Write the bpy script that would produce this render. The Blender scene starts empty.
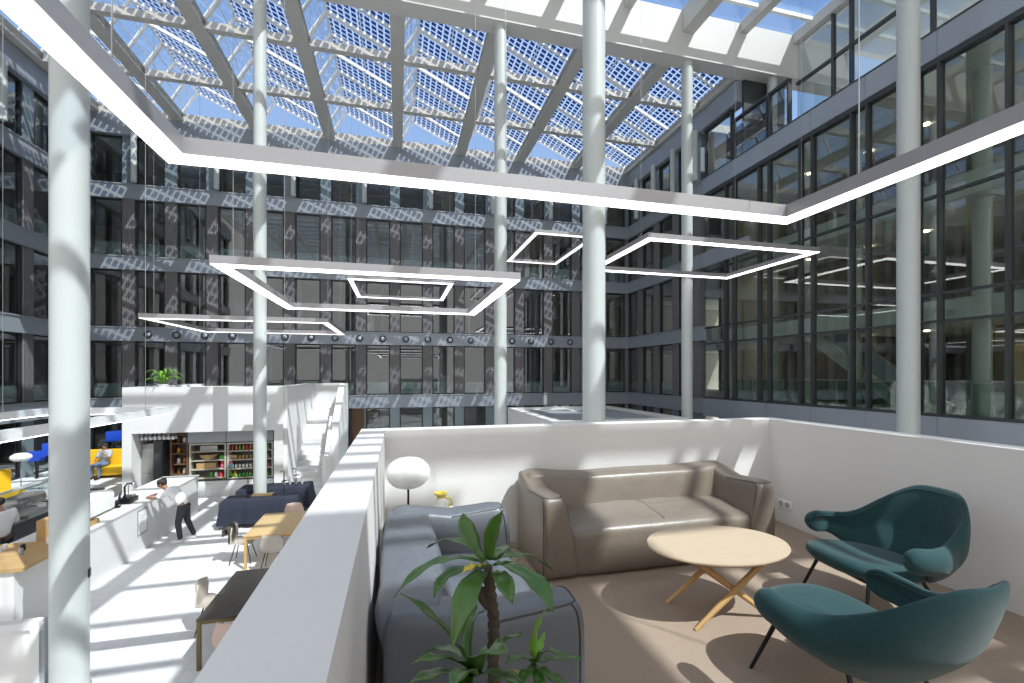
import bpy, bmesh, math, random
from mathutils import Vector, Matrix
R = math.radians
random.seed(7)
C = bpy.context.scene.collection
S = bpy.context.scene
# ------------------------------------------------------------------ camera
# world: x along the back facade, y along the right facade, z = 0 at eye height
f = 450.0; YAW = math.atan(114/450); sn, cs = math.sin(YAW), math.cos(YAW); HV = 374.0
cam = bpy.data.cameras.new('camera'); co = bpy.data.objects.new('camera', cam); C.objects.link(co)
co.location = (0, 0, 0); co.rotation_euler = (R(90), 0, -YAW)
cam.sensor_width = 36; cam.lens = 36*f/1024; cam.shift_y = (HV-341.5)/1024; cam.clip_start = .05; cam.clip_end = 500
S.camera = co
def P(px, v, F):
    r = (px-512)/f
    return Vector((F*(sn+r*cs), F*(cs-r*sn), (HV-v)*F/f))
def PY(px, y):            # x on the plane y = const seen at column px
    r = (px-512)/f; F = y/(cs-r*sn); return F*(sn+r*cs)
def ZY(px, y, v):
    r = (px-512)/f; F = y/(cs-r*sn); return (HV-v)*F/f
# ------------------------------------------------------------------ sky, sun, exposure
SUNDIR = Vector((-.47, .59, -1.0)).normalized()
W = bpy.data.worlds.new('sky'); S.world = W; W.use_nodes = True
nt = W.node_tree; nt.nodes.clear()
o = nt.nodes.new('ShaderNodeOutputWorld'); b = nt.nodes.new('ShaderNodeBackground')
def wn(k): return nt.nodes.new('ShaderNode'+k)
tc = wn('TexCoord'); sp = wn('SeparateXYZ'); nt.links.new(tc.outputs['Generated'], sp.inputs[0])
ramp = wn('ValToRGB'); nt.links.new(sp.outputs[2], ramp.inputs[0])
ramp.color_ramp.elements[0].position = 0; ramp.color_ramp.elements[0].color = (.62, .66, .72, 1)
ramp.color_ramp.elements[1].position = .75; ramp.color_ramp.elements[1].color = (.17, .33, .72, 1)
e_ = ramp.color_ramp.elements.new(.35); e_.color = (.36, .54, .86, 1)
no = wn('TexNoise'); no.inputs['Scale'].default_value = 2.2; no.inputs['Detail'].default_value = 6; nt.links.new(tc.outputs['Generated'], no.inputs[0])
ad = wn('Math'); ad.operation = 'MULTIPLY_ADD'; ad.inputs[1].default_value = -.55; ad.inputs[2].default_value = .02   # more cloud behind the camera
nt.links.new(sp.outputs[1], ad.inputs[0])
a2 = wn('Math'); a2.operation = 'ADD'; nt.links.new(no.outputs[0], a2.inputs[0]); nt.links.new(ad.outputs[0], a2.inputs[1])
mr = wn('MapRange'); mr.inputs[1].default_value = .42; mr.inputs[2].default_value = .62; nt.links.new(a2.outputs[0], mr.inputs[0])
mxw = wn('Mix'); mxw.data_type = 'RGBA'; nt.links.new(mr.outputs[0], mxw.inputs[0]); nt.links.new(ramp.outputs[0], mxw.inputs[6]); mxw.inputs[7].default_value = (.98, .96, .93, 1)
nt.links.new(mxw.outputs[2], b.inputs[0]); nt.links.new(b.outputs[0], o.inputs[0]); b.inputs[1].default_value = .84
sl = bpy.data.lights.new('sun', 'SUN'); sl.energy = 6.2; sl.angle = R(.35); sl.color = (1, .955, .88)
so = bpy.data.objects.new('sun', sl); C.objects.link(so); so.location = (20, -30, 40)
so.rotation_euler = SUNDIR.to_track_quat('-Z', 'Y').to_euler()
S.view_settings.view_transform = 'Standard'; S.view_settings.look = 'None'; S.view_settings.gamma = 1
S.view_settings.use_curve_mapping = False; S.view_settings.exposure = 0.3
# ------------------------------------------------------------------ materials
def pm(name, col, rough=.5, metal=0, noise=0.0, nscale=8, bump=0.0, bscale=60, spec=.5, coat=0, sheen=0, stretch=None):
    m = bpy.data.materials.new(name); m.use_nodes = True; n = m.node_tree.nodes; l = m.node_tree.links
    p = n['Principled BSDF']; p.inputs['Base Color'].default_value = (*col, 1)
    p.inputs['Roughness'].default_value = rough; p.inputs['Metallic'].default_value = metal
    p.inputs['Specular IOR Level'].default_value = spec; p.inputs['Coat Weight'].default_value = coat
    if sheen: p.inputs['Sheen Weight'].default_value = sheen; p.inputs['Sheen Roughness'].default_value = .4
    if noise or bump:
        tc = n.new('ShaderNodeTexCoord'); mp = n.new('ShaderNodeMapping'); l.new(tc.outputs['Object'], mp.inputs[0])
        if stretch: mp.inputs['Scale'].default_value = stretch
    if noise:
        t = n.new('ShaderNodeTexNoise'); t.inputs['Scale'].default_value = nscale; t.inputs['Detail'].default_value = 5
        l.new(mp.outputs[0], t.inputs[0])
        mx = n.new('ShaderNodeMix'); mx.data_type = 'RGBA'
        mx.inputs[6].default_value = (*[max(0, c*(1-noise)) for c in col], 1); mx.inputs[7].default_value = (*[min(1, c*(1+noise)) for c in col], 1)
        l.new(t.outputs[0], mx.inputs[0]); l.new(mx.outputs[2], p.inputs['Base Color'])
    if bump:
        t2 = n.new('ShaderNodeTexNoise'); t2.inputs['Scale'].default_value = bscale; t2.inputs['Detail'].default_value = 4
        l.new(mp.outputs[0], t2.inputs[0])
        bp = n.new('ShaderNodeBump'); bp.inputs['Strength'].default_value = bump; bp.inputs['Distance'].default_value = .02
        l.new(t2.outputs[0], bp.inputs['Height']); l.new(bp.outputs[0], p.inputs['Normal'])
    return m
def em(name, col, s):
    m = bpy.data.materials.new(name); m.use_nodes = True; n = m.node_tree.nodes
    p = n['Principled BSDF']; p.inputs['Base Color'].default_value = (.8, .8, .8, 1)
    p.inputs['Emission Color'].default_value = (*col, 1); p.inputs['Emission Strength'].default_value = s
    return m
def glass(name, tint=(.85, .9, .9), ior=1.5, gain=1.0, rough=0.0):
    m = bpy.data.materials.new(name); m.use_nodes = True; n = m.node_tree.nodes; l = m.node_tree.links; n.clear()
    o = n.new('ShaderNodeOutputMaterial'); mx = n.new('ShaderNodeMixShader'); t = n.new('ShaderNodeBsdfTransparent')
    g = n.new('ShaderNodeBsdfGlossy'); lw = n.new('ShaderNodeLayerWeight'); lw.inputs[0].default_value = .5
    pw = n.new('ShaderNodeMath'); pw.operation = 'POWER'; pw.inputs[1].default_value = 4.2; l.new(lw.outputs['Facing'], pw.inputs[0])
    fr = n.new('ShaderNodeMath'); fr.operation = 'MULTIPLY_ADD'; fr.inputs[1].default_value = .9; fr.inputs[2].default_value = .045; l.new(pw.outputs[0], fr.inputs[0])
    mm = n.new('ShaderNodeMath'); mm.operation = 'MULTIPLY'; mm.inputs[1].default_value = gain; mm.use_clamp = True
    t.inputs[0].default_value = (*tint, 1); g.inputs['Roughness'].default_value = rough; g.inputs[0].default_value = (.95, .97, 1, 1)
    l.new(fr.outputs[0], mm.inputs[0]); l.new(mm.outputs[0], mx.inputs[0]); l.new(t.outputs[0], mx.inputs[1]); l.new(g.outputs[0], mx.inputs[2]); l.new(mx.outputs[0], o.inputs[0])
    return m
M = {}
M['white'] = pm('white_plaster', (.66, .66, .65), .6, noise=.03, nscale=3, bump=.04, bscale=90)
M['wwall'] = pm('terrace_plaster', (.70, .685, .67), .6, noise=.03, nscale=4, bump=.05, bscale=70)
M['column'] = pm('column_paint', (.47, .50, .49), .35, noise=.03, nscale=2)
M['steel'] = pm('roof_steel_paint', (.50, .49, .46), .45, noise=.06, nscale=5)
M['barwhite'] = pm('white_glazing_bar', (.82, .84, .85), .4)
M['beamwhite'] = pm('white_roof_beam', (.55, .54, .52), .5, noise=.03)
M['span'] = pm('grey_spandrel_panel', (.27, .30, .335), .4, metal=.15, noise=.05, nscale=2)
M['spanl'] = pm('light_grey_aluminium_panel', (.33, .36, .41), .38, metal=.3, noise=.05, nscale=1.2)
M['fr'] = pm('black_window_frame', (.02, .022, .025), .4)
M['frg'] = pm('dark_grey_mullion', (.055, .06, .066), .4, metal=.3)
M['top_pier'] = pm('blue_grey_glass_panel', (.2, .25, .28), .25, metal=.2)
M['dark'] = pm('dark_interior', (.16, .15, .14), .8, noise=.3, nscale=1.3)
M['intw'] = pm('interior_wall', (.36, .345, .315), .8, noise=.2, nscale=.7)
M['intslab'] = pm('interior_slab', (.62, .62, .60), .7)
M['wood_int'] = pm('warm_timber_wall', (.25, .12, .05), .5, noise=.3, nscale=3, stretch=(1, 1, .1))
M['glass'] = glass('window_glass', (.78, .81, .80), 1.5, 2.2)
M['gglass'] = glass('curtain_wall_glass', (.80, .85, .82), 1.5, 2.0)
M['pglass'] = glass('penthouse_glass', (.85, .9, .9), 1.5, 2.6)
M['sglass'] = glass('skylight_glass', (.88, .93, .97), 1.45, 1.2)
M['frost'] = pm('frosted_film', (.33, .40, .40), .35)
M['black'] = pm('black_metal', (.012, .012, .013), .35, metal=.3)
M['alu'] = pm('aluminium_housing', (.36, .35, .36), .35, metal=.5, noise=.03)
M['led'] = em('led_diffuser', (1, .985, .96), 3.2)
M['leda'] = em('led_diffuser_soft', (1, .97, .93), 1.3)
M['downl'] = em('warm_downlight', (1, .78, .5), 40)
M['wire'] = pm('suspension_wire', (.45, .45, .45), .3, metal=.6)
M['taupe'] = pm('taupe_leather', (.165, .136, .108), .38, noise=.12, nscale=5, bump=.22, bscale=11, spec=.55)
M['slate'] = pm('blue_grey_leather', (.105, .116, .135), .38, noise=.1, nscale=5, bump=.2, bscale=11, spec=.55)
M['seam'] = pm('leather_piping', (.035, .032, .03), .5)
M['teal'] = pm('teal_wool_felt', (.007, .042, .046), .9, noise=.18, nscale=60, bump=.25, bscale=350, sheen=.16)
M['oak'] = pm('pale_oak_top', (.47, .37, .26), .4, noise=.12, nscale=4, stretch=(1, 12, 1))
M['oakleg'] = pm('honey_oak_leg', (.50, .30, .12), .4, noise=.12, nscale=6, stretch=(4, 4, 1))
M['carpet'] = pm('beige_carpet', (.40, .305, .23), .95, noise=.22, nscale=160, bump=.6, bscale=420)
M['leaf'] = pm('dracaena_leaf', (.05, .125, .018), .32, noise=.35, nscale=9, spec=.6)
M['leafl'] = pm('young_leaf', (.14, .30, .03), .4, noise=.3, nscale=9)
M['yleaf'] = pm('yellowed_leaf', (.55, .42, .03), .45)
M['bark'] = pm('plant_bark', (.07, .052, .035), .9, noise=.4, nscale=40, bump=.8, bscale=60)
M['soil'] = pm('potting_soil', (.03, .02, .015), 1, bump=1, bscale=40)
M['cloth'] = pm('navy_tablecloth', (.014, .018, .035), .85, noise=.2, nscale=10, bump=.2, bscale=120)
M['oaktab'] = pm('oak_table', (.52, .36, .17), .4, noise=.15, nscale=4, stretch=(1, 14, 1))
M['darktab'] = pm('dark_brown_table', (.05, .042, .03), .4, noise=.1)
M['brass'] = pm('bronze_leg', (.16, .12, .05), .4, metal=.5)
M['shell'] = pm('beige_chair_shell', (.42, .37, .32), .6)
M['pink'] = pm('pale_pink_chair_shell', (.55, .40, .34), .6)
M['coat'] = pm('olive_coat_cloth', (.06, .06, .045), .9, noise=.3, nscale=15, bump=.5, bscale=60)
M['inox'] = pm('brushed_stainless', (.45, .45, .44), .28, metal=.9, noise=.08, nscale=5, stretch=(1, 1, 30))
M['wood'] = pm('brown_shelf_wood', (.12, .06, .028), .6, noise=.3, nscale=6)
M['lwood'] = pm('light_crate_wood', (.42, .27, .12), .6, noise=.2, nscale=8)
M['shelf'] = pm('pale_metal_shelf', (.42, .40, .33), .4)
M['gray'] = pm('grey_panel', (.32, .34, .37), .5)
M['yellow'] = pm('yellow_upholstery', (.72, .43, .01), .8)
M['blue'] = pm('blue_plastic', (.005, .05, .42), .4)
M['skin'] = pm('skin', (.30, .15, .09), .5)
M['hair'] = pm('dark_hair', (.02, .015, .012), .7)
M['shirt'] = pm('white_shirt', (.78, .78, .80), .8, noise=.03, bump=.3, bscale=10)
M['gshirt'] = pm('grey_shirt', (.38, .40, .44), .8)
M['trous'] = pm('dark_trousers', (.035, .037, .045), .85, noise=.2, nscale=9)
M['jeans'] = pm('blue_jeans', (.12, .17, .27), .85)
M['globe'] = pm('opal_glass_shade', (.88, .88, .86), .25, coat=.3)
M['vasey'] = pm('yellow_glaze', (.65, .52, .05), .3, coat=.4)
M['vasew'] = pm('white_glaze', (.8, .79, .74), .3, coat=.4)
M['purple'] = em('purple_screen_glow', (.25, .15, 1), 1.2)
M['paper'] = pm('paper', (.78, .78, .78), .7)
M['red'] = pm('red_pack', (.6, .03, .05), .5); M['green'] = pm('green_pack', (.08, .35, .05), .5)
M['amber'] = pm('amber_bottle', (.45, .2, .02), .3); M['whitep'] = pm('white_pack', (.75, .75, .72), .5)
M['pinkp'] = pm('pink_pack', (.75, .12, .28), .5); M['cyanp'] = pm('light_blue_pack', (.2, .5, .65), .5)
M['foliage'] = pm('bright_foliage', (.22, .38, .03), .6, noise=.4, nscale=3)
def pierm():
    m = pm('corrugated_dark_pier', (.16, .155, .16), .5, metal=.1, noise=.05); n = m.node_tree.nodes; l = m.node_tree.links
    p = n['Principled BSDF']; tc = n.new('ShaderNodeTexCoord'); sx = n.new('ShaderNodeSeparateXYZ'); l.new(tc.outputs['Object'], sx.inputs[0])
    ad = n.new('ShaderNodeMath'); ad.operation = 'ADD'; l.new(sx.outputs[0], ad.inputs[0]); l.new(sx.outputs[1], ad.inputs[1])
    mu = n.new('ShaderNodeMath'); mu.operation = 'MULTIPLY'; mu.inputs[1].default_value = 95; l.new(ad.outputs[0], mu.inputs[0])
    si = n.new('ShaderNodeMath'); si.operation = 'SINE'; l.new(mu.outputs[0], si.inputs[0])
    bp = n.new('ShaderNodeBump'); bp.inputs['Strength'].default_value = .5; bp.inputs['Distance'].default_value = .02
    l.new(si.outputs[0], bp.inputs['Height']); l.new(bp.outputs[0], p.inputs['Normal']); return m
M['pier'] = pierm()
def pvm(per=.26, gap=.27):
    m = bpy.data.materials.new('photovoltaic_glass'); m.use_nodes = True; n = m.node_tree.nodes; l = m.node_tree.links; n.clear()
    out = n.new('ShaderNodeOutputMaterial'); tc = n.new('ShaderNodeTexCoord'); sx = n.new('ShaderNodeSeparateXYZ'); l.new(tc.outputs['Object'], sx.inputs[0])
    ms = []
    for k in (0, 1):
        d = n.new('ShaderNodeMath'); d.operation = 'DIVIDE'; d.inputs[1].default_value = per; l.new(sx.outputs[k], d.inputs[0])
        fr = n.new('ShaderNodeMath'); fr.operation = 'FRACT'; l.new(d.outputs[0], fr.inputs[0])
        g = n.new('ShaderNodeMath'); g.operation = 'GREATER_THAN'; g.inputs[1].default_value = gap; l.new(fr.outputs[0], g.inputs[0]); ms.append(g)
    mu = n.new('ShaderNodeMath'); mu.operation = 'MULTIPLY'; l.new(ms[0].outputs[0], mu.inputs[0]); l.new(ms[1].outputs[0], mu.inputs[1])
    cell_t = n.new('ShaderNodeBsdfTransparent'); cell_t.inputs[0].default_value = (.07, .14, .31, 1)
    cell_d = n.new('ShaderNodeBsdfPrincipled'); cell_d.inputs['Base Color'].default_value = (.02, .035, .10, 1); cell_d.inputs['Roughness'].default_value = .2
    c = n.new('ShaderNodeMixShader'); c.inputs[0].default_value = .35; l.new(cell_t.outputs[0], c.inputs[1]); l.new(cell_d.outputs[0], c.inputs[2])
    gt = n.new('ShaderNodeBsdfTransparent'); gt.inputs[0].default_value = (.92, .96, 1, 1)
    tr = n.new('ShaderNodeBsdfTranslucent'); tr.inputs[0].default_value = (.8, .85, .9, 1)
    g2 = n.new('ShaderNodeMixShader'); g2.inputs[0].default_value = .12; l.new(gt.outputs[0], g2.inputs[1]); l.new(tr.outputs[0], g2.inputs[2])
    x = n.new('ShaderNodeMixShader'); l.new(mu.outputs[0], x.inputs[0]); l.new(g2.outputs[0], x.inputs[1]); l.new(c.outputs[0], x.inputs[2]); l.new(x.outputs[0], out.inputs[0])
    return m
M['pv'] = pvm(); M['pv2'] = pvm(.55, .45)
def gridm():  # white floor with a square grid of thin darker lines
    m = pm('white_floor_grid', (.78, .78, .78), .45); n = m.node_tree.nodes; l = m.node_tree.links
    p = n['Principled BSDF']; tc = n.new('ShaderNodeTexCoord'); br = n.new('ShaderNodeTexBrick'); l.new(tc.outputs['Object'], br.inputs[0])
    br.offset = 0; br.inputs['Scale'].default_value = 1; br.inputs['Brick Width'].default_value = .3; br.inputs['Row Height'].default_value = .3
    br.inputs['Mortar Size'].default_value = .006; br.inputs['Color1'].default_value = (.70, .70, .70, 1); br.inputs['Color2'].default_value = (.67, .67, .68, 1); br.inputs['Mortar'].default_value = (.56, .56, .56, 1)
    l.new(br.outputs[0], p.inputs['Base Color']); return m
M['floor_grid'] = gridm()
# ------------------------------------------------------------------ mesh helpers
def box(bm, x0, x1, y0, y1, z0, z1):
    v = [bm.verts.new(p) for p in ((x0,y0,z0),(x1,y0,z0),(x1,y1,z0),(x0,y1,z0),(x0,y0,z1),(x1,y0,z1),(x1,y1,z1),(x0,y1,z1))]
    for q in ((0,3,2,1),(4,5,6,7),(0,1,5,4),(1,2,6,5),(2,3,7,6),(3,0,4,7)): bm.faces.new([v[i] for i in q])
def bar(bm, p0, p1, w, h, up=Vector((0,0,1))):
    p0, p1 = Vector(p0), Vector(p1); d = (p1-p0).normalized(); s = d.cross(up).normalized()*w/2; u = s.cross(d).normalized()*h/2
    v = [bm.verts.new(p+a*s+b_*u) for p in (p0, p1) for a, b_ in ((-1,-1),(1,-1),(1,1),(-1,1))]
    for q in ((0,1,2,3),(7,6,5,4),(0,4,5,1),(1,5,6,2),(2,6,7,3),(3,7,4,0)): bm.faces.new([v[i] for i in q])
def tube(bm, pts, rad, seg=10, cap=True):
    pts = [Vector(p) for p in pts]; rs = rad if isinstance(rad, (list, tuple)) else [rad]*len(pts); rings = []
    prev = None
    for i, p in enumerate(pts):
        d = (pts[min(i+1, len(pts)-1)]-pts[max(i-1, 0)]).normalized()
        a = prev if prev is not None and abs(prev.dot(d)) < .95 else (Vector((0,0,1)) if abs(d.z) < .9 else Vector((1,0,0)))
        s = d.cross(a).normalized(); u = s.cross(d).normalized(); prev = u
        rings.append([bm.verts.new(p+rs[i]*(math.cos(t)*s+math.sin(t)*u)) for t in [2*math.pi*k/seg for k in range(seg)]])
    for a, b_ in zip(rings, rings[1:]):
        for k in range(seg): bm.faces.new((a[k], a[(k+1)%seg], b_[(k+1)%seg], b_[k]))
    if cap: bm.faces.new(rings[0][::-1]); bm.faces.new(rings[-1])
def lathe(bm, prof, c=(0,0,0), seg=24):
    rings = []
    for r, z in prof:
        rings.append([bm.verts.new((c[0]+r*math.cos(2*math.pi*k/seg), c[1]+r*math.sin(2*math.pi*k/seg), c[2]+z)) for k in range(seg)])
    for a, b_ in zip(rings, rings[1:]):
        for k in range(seg): bm.faces.new((a[k], a[(k+1)%seg], b_[(k+1)%seg], b_[k]))
    bm.faces.new(rings[0][::-1]); bm.faces.new(rings[-1])
def prism(bm, poly, axis, a0, a1):      # poly of 2D points; axis 'x': (y,z) extruded in x; 'y': (x,z); 'z': (x,y)
    def mk(p, a): return {'x': (a, p[0], p[1]), 'y': (p[0], a, p[1]), 'z': (p[0], p[1], a)}[axis]
    A = [bm.verts.new(mk(p, a0)) for p in poly]; B = [bm.verts.new(mk(p, a1)) for p in poly]; n = len(poly)
    bm.faces.new(A); bm.faces.new(B[::-1])
    for k in range(n): bm.faces.new((A[k], B[k], B[(k+1)%n], A[(k+1)%n]))
def NB(): return bmesh.new()
def B_(*bs):
    bm = NB()
    for q in bs: box(bm, *q)
    return bm
def obj(name, bm, m, parent=None, smooth=False, bevel=0, sub=0, loc=None):
    bmesh.ops.recalc_face_normals(bm, faces=bm.faces)
    if bevel: bmesh.ops.bevel(bm, geom=[e for e in bm.edges], offset=bevel, segments=2, affect='EDGES', profile=.6)
    if loc is not None: bmesh.ops.translate(bm, verts=bm.verts, vec=-Vector(loc))
    me = bpy.data.meshes.new(name); bm.to_mesh(me); bm.free(); me.materials.append(m if not isinstance(m, str) else M[m])
    if smooth or bevel:
        for p in me.polygons: p.use_smooth = True
        if not sub and smooth != 2:
            try: me.set_sharp_from_angle(angle=R(50))
            except Exception: pass
    ob = bpy.data.objects.new(name, me); C.objects.link(ob)
    if parent is not None: ob.parent = parent
    elif loc is not None: ob.location = loc
    if sub: s = ob.modifiers.new('sub', 'SUBSURF'); s.levels = s.render_levels = sub
    return ob
def tag(o, label, cat, group=None):
    o['label'] = label; o['category'] = cat
    if group: o['group'] = group
    return o
def thing(name, label, cat, loc=(0,0,0), rz=0, group=None):
    o = bpy.data.objects.new(name, None); C.objects.link(o); o.empty_display_size = .1; o.location = loc; o.rotation_euler = (0, 0, rz)
    return tag(o, label, cat, group)
def st(o): o['kind'] = 'structure'; return o
ORD = ['leftmost', 'second from left', 'third from left', 'fourth from left', 'fifth from left', 'sixth from left', 'seventh from left', 'eighth from left', 'ninth from left', 'tenth from left', 'eleventh from left', 'twelfth from left', 'thirteenth from left', 'fourteenth from left', 'fifteenth from left', 'sixteenth from left', 'rightmost']
def struct(name, bm, m, **k): return st(obj(name, bm, m, **k))
def dup(o, loc=None, rz=None, parent=None, label=None):
    c = o.copy(); C.objects.link(c)
    if parent is not None: c.parent = parent
    if loc is not None: c.location = loc
    if rz is not None: c.rotation_euler = (0, 0, rz)
    if label: c['label'] = label
    for ch in list(o.children): dup(ch, parent=c)
    return c
# ------------------------------------------------------------------ levels
LV = [(-4.3, -1.95), (-1.2, 1.68), (2.4, 5.3), (6.0, 8.9), (9.65, 12.1)]     # glazed heights
SP = [(-1.95, -1.2), (1.68, 2.4), (5.3, 6.0), (8.9, 9.65), (12.1, 13.1)]      # spandrel bands
FL = -4.3; YB = 27.0; XR = 14.8; XL = -15.0; MOD = 1.875; DK = -1.6
WN = [0]
def winname(): WN[0] += 1; return 'window_%d' % WN[0]
# floor
struct('floor', B_((-24, 26, -12, 34, FL-.3, FL)), 'floor_grid')
# ------------------------------------------------------------------ facades
def facade(name, L, origin, ang, first, n, levels=range(5), top_posts=True):
    """local frame: u along the wall, front towards -v; built around origin, rotated"""
    bm = NB(); bp = NB(); bt = NB()
    for i, (z0, z1) in enumerate(SP): box(bm, 0, L, -.12 if i < 4 else -.2, .35, z0, z1)
    for i, (z0, z1) in enumerate(SP[:4]): box(bm, 0, L, -.16, -.1, z1-.05, z1)
    for k in range(n+1):
        u = first+k*MOD
        for i, (z0, z1) in enumerate(LV):
            lo, hi = max(0, u-.27), min(L, u+.27)
            if hi <= lo: continue
            box(bt if i in (0, 4) else bp, lo, hi, 0, .3, z0, z1)
    m4 = Matrix.Translation(Vector(origin)) @ Matrix.Rotation(ang, 4, 'Z')
    for q in (bm, bp, bt): q.transform(m4)
    w = struct(name, bm, 'span'); a = obj('pier', bp, 'pier', w); b2 = obj('top_storey_panel', bt, 'top_pier', w)
    # windows
    for i, (z0, z1) in enumerate(LV):
        if i not in levels: continue
        w0, w1 = .27, MOD-.27
        fb = NB()
        box(fb, w0, w0+.07, .06, .22, z0, z1); box(fb, w1-.07, w1, .06, .22, z0, z1)
        box(fb, w0+.07, w1-.07, .06, .22, z1-.06, z1); box(fb, w0+.07, w1-.07, .06, .22, z0, z0+.06)
        gb = NB(); box(gb, w0+.07, w1-.07, .14, .155, z0+.06, z1-.06)
        proto = None
        for k in range(n):
            u = first+k*MOD
            if u+MOD > L+.2: break
            pos = m4 @ Vector((u, 0, 0))
            if proto is None:
                proto = bpy.data.objects.new(winname(), None); C.objects.link(proto); st(proto)
                proto.location = pos; proto.rotation_euler = (0, 0, ang)
                obj('frame', fb, 'fr', proto); obj('pane', gb, 'glass', proto)
                if i in (1, 3): obj('frosted_band', B_((w0+.07, w1-.07, .17, .18, z0+.06, z0+.72)), 'frost', proto)
            else:
                c = dup(proto, loc=pos); c.name = winname()
    return w
# pier centres on the back facade at x = 1.70 + 1.875 k
facade('wall_back', XR-XL, (XL, YB, 0), 0, (1.70-MOD*9)-XL+0.0, 16)
facade('wall_left', 19.0, (XL, 8.0, 0), R(90), .25, 10)
facade('wall_right', 7.7, (XR, 27.0, 0), R(-90), -.55+0.1, 5)
# rooms behind the windows: slabs, partitions, back walls
bm = NB(); bd = NB(); bw = NB()
for z0, z1 in SP[:4]+[(12.1, 12.5)]:
    box(bm, XL-6, 26, YB+.36, 33, z0, z1); box(bm, XL-6, XL-.36, 8, YB+.36, z0, z1)
    box(bm, XR+.36, 26, 19.3, YB+.36, z0, z1)
struct('ceiling', bm, 'intslab')
box(bd, XL-6, 26, 32, 32.3, FL, 12.1); box(bd, XL-5.3, XL-5, 8, 33, FL, 12.1); box(bd, 22, 22.3, 19.3, 27.3, FL, 12.1)
struct('wall_inner', bd, 'intw')
for k, (x, i) in enumerate([(-12.5,1),(-7,1),(-3,1),(2.5,1),(6.3,1),(10.5,1),(-10,2),(-5.5,2),(-1,2),(4.2,2),(8.6,2),(-13,3),(-8.5,3),(-4,3),(.8,3),(6.5,3),(11.2,3),(-6,4),(2,4),(9,4),(-9,0),(3,0),(9.5,0)]):
    z0, z1 = LV[i]; box(bw, x, x+.15, YB+.8, 32, z0, z1)
    box(bw, x+.15, x+1.6+.5*(k%3), YB+2.2+.4*(k%2), YB+2.3+.4*(k%2), z0, z1-.45*(k%2))
struct('wall_partition', bw, 'intw')
# furniture glimpsed inside upper rooms
for k, (x, i, w, h, m) in enumerate([(-11, 3, .9, 1.1, 'gray'), (-8.9, 2, .8, 1.6, 'frost'), (2.6, 1, .5, 1.1, 'intslab'), (4.9, 3, .35, 2.0, 'gray'), (5.6, 3, .35, 1.9, 'gray'), (-2.3, 2, .9, 1.2, 'intslab')]):
    z0 = LV[i][0]; tag(obj('office_cabinet', B_((x, x+w, YB+1.2, YB+1.6, z0, z0+h), (x+.02, x+w-.02, YB+1.18, YB+1.2, z0+.05, z0+h/2-.01), (x+.02, x+w-.02, YB+1.18, YB+1.2, z0+h/2+.01, z0+h-.03)), m),
        ['low grey office cabinet behind a third floor window on the left', 'tall pale cabinet behind a second floor window', 'pale cabinet behind a first floor window left of the thin column', 'tall grey locker behind a third floor window, left one of two', 'tall grey locker behind a third floor window, right one of two', 'white cabinet behind a second floor window under the light frame'][k], 'cabinet')
# warm timber linings of some rooms
struct('wall_timber', B_((8.0, 9.2, YB+1.2, YB+1.3, 6.0, 8.9), (9.6, 10.4, YB+1.5, YB+1.6, 6.6, 8.9), (13, 14.2, YB+1.0, YB+1.1, 6.0, 8.9), (XR+1.2, XR+1.3, 23.9, 25.3, 6.0, 8.9), (XR+1.2, XR+1.3, 21.9, 23.2, 6.0, 8.9)), 'wood_int')
# round ball-jet air nozzles on the back wall band
nb = NB(); lathe(nb, [(.0001,-.02),(.16,-.02),(.19,.0),(.19,.03),(.15,.05),(.13,.02),(.0001,.01)], seg=20)
nb.transform(Matrix.Rotation(R(90), 4, 'X'))
nz = None
px_n = [148,176.5,205,232.5,285,311,335,359.6,382.8,406,428,450,470.6,512,531,551,570]
for iq, q in enumerate(px_n):
    p = (PY(q, 26.85), 26.855, 2.02)
    if nz is None:
        nz = thing('air_nozzle', 'round air nozzle on the grey band of the back facade, leftmost of all', 'air nozzle', p, 0, 'air nozzles in a row on the back facade')
        obj('rim', nb, 'fr', nz, smooth=True)
        k2 = NB(); lathe(k2, [(.0001,-.0),(.10,.0),(.12,.05),(.09,.10),(.0001,.13)], seg=16); k2.transform(Matrix.Rotation(R(90), 4, 'X')); obj('ball', k2, 'gray', nz, smooth=True)
    else: dup(nz, loc=p, label='round air nozzle on the grey band of the back facade, '+ORD[iq])
# slim white posts in front of the top storey
pb = NB(); tube(pb, [(0,0,9.65),(0,0,12.1)], .13, 14); pp = None
for k in range(8):
    x = 14.8-3.68*k-1.9
    if pp is None: pp = tag(obj('round_post', pb, 'column', smooth=True, loc=(0,0,9.65)), 'slim white round post before the top storey of the back facade, rightmost', 'post', 'white posts of the top storey, back'); pp.location = (x, 26.55, 9.65)
    else: dup(pp, loc=(x, 26.55, 9.65), label='slim white round post before the top storey of the back facade, '+ORD[7-k])
for k in range(4):
    c = dup(pp, loc=(XR-.45, 25.2-1.9*k, 9.65), label='slim round post before the top storey of the right facade, '+ORD[k]); c['group'] = 'round posts of the top storey, right'
for k in range(3):
    c = dup(pp, loc=(XL+.45, 25.0-3.7*k, 9.65), label='slim white post before the top storey of the left facade, '+ORD[2-k]); c['group'] = 'white posts of the top storey, left'
# ------------------------------------------------------------------ right glass facade
ys = []
for k in range(9): ys += [17.85-2*k, 17.32-2*k]
ys = [19.4]+ys
bm = NB()
y = 19.3
while y > 1.5:
    for z0, z1 in ((8.9, 9.65), (-2.05, -1.2)): box(bm, XR-.15, XR+.3, y-2+.012, y, z0, z1)
    y -= 2
struct('wall_right_band', bm, 'spanl')
struct('trim_1', B_((XR-.17, XR+.1, 1.3, 19.3, 9.65, 9.70), (XR-.10, XR+.2, 1.3, 19.3, 8.76, 8.9), (XR-.10, XR+.2, 1.3, 19.3, -1.2, -1.12)), 'frg')
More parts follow.
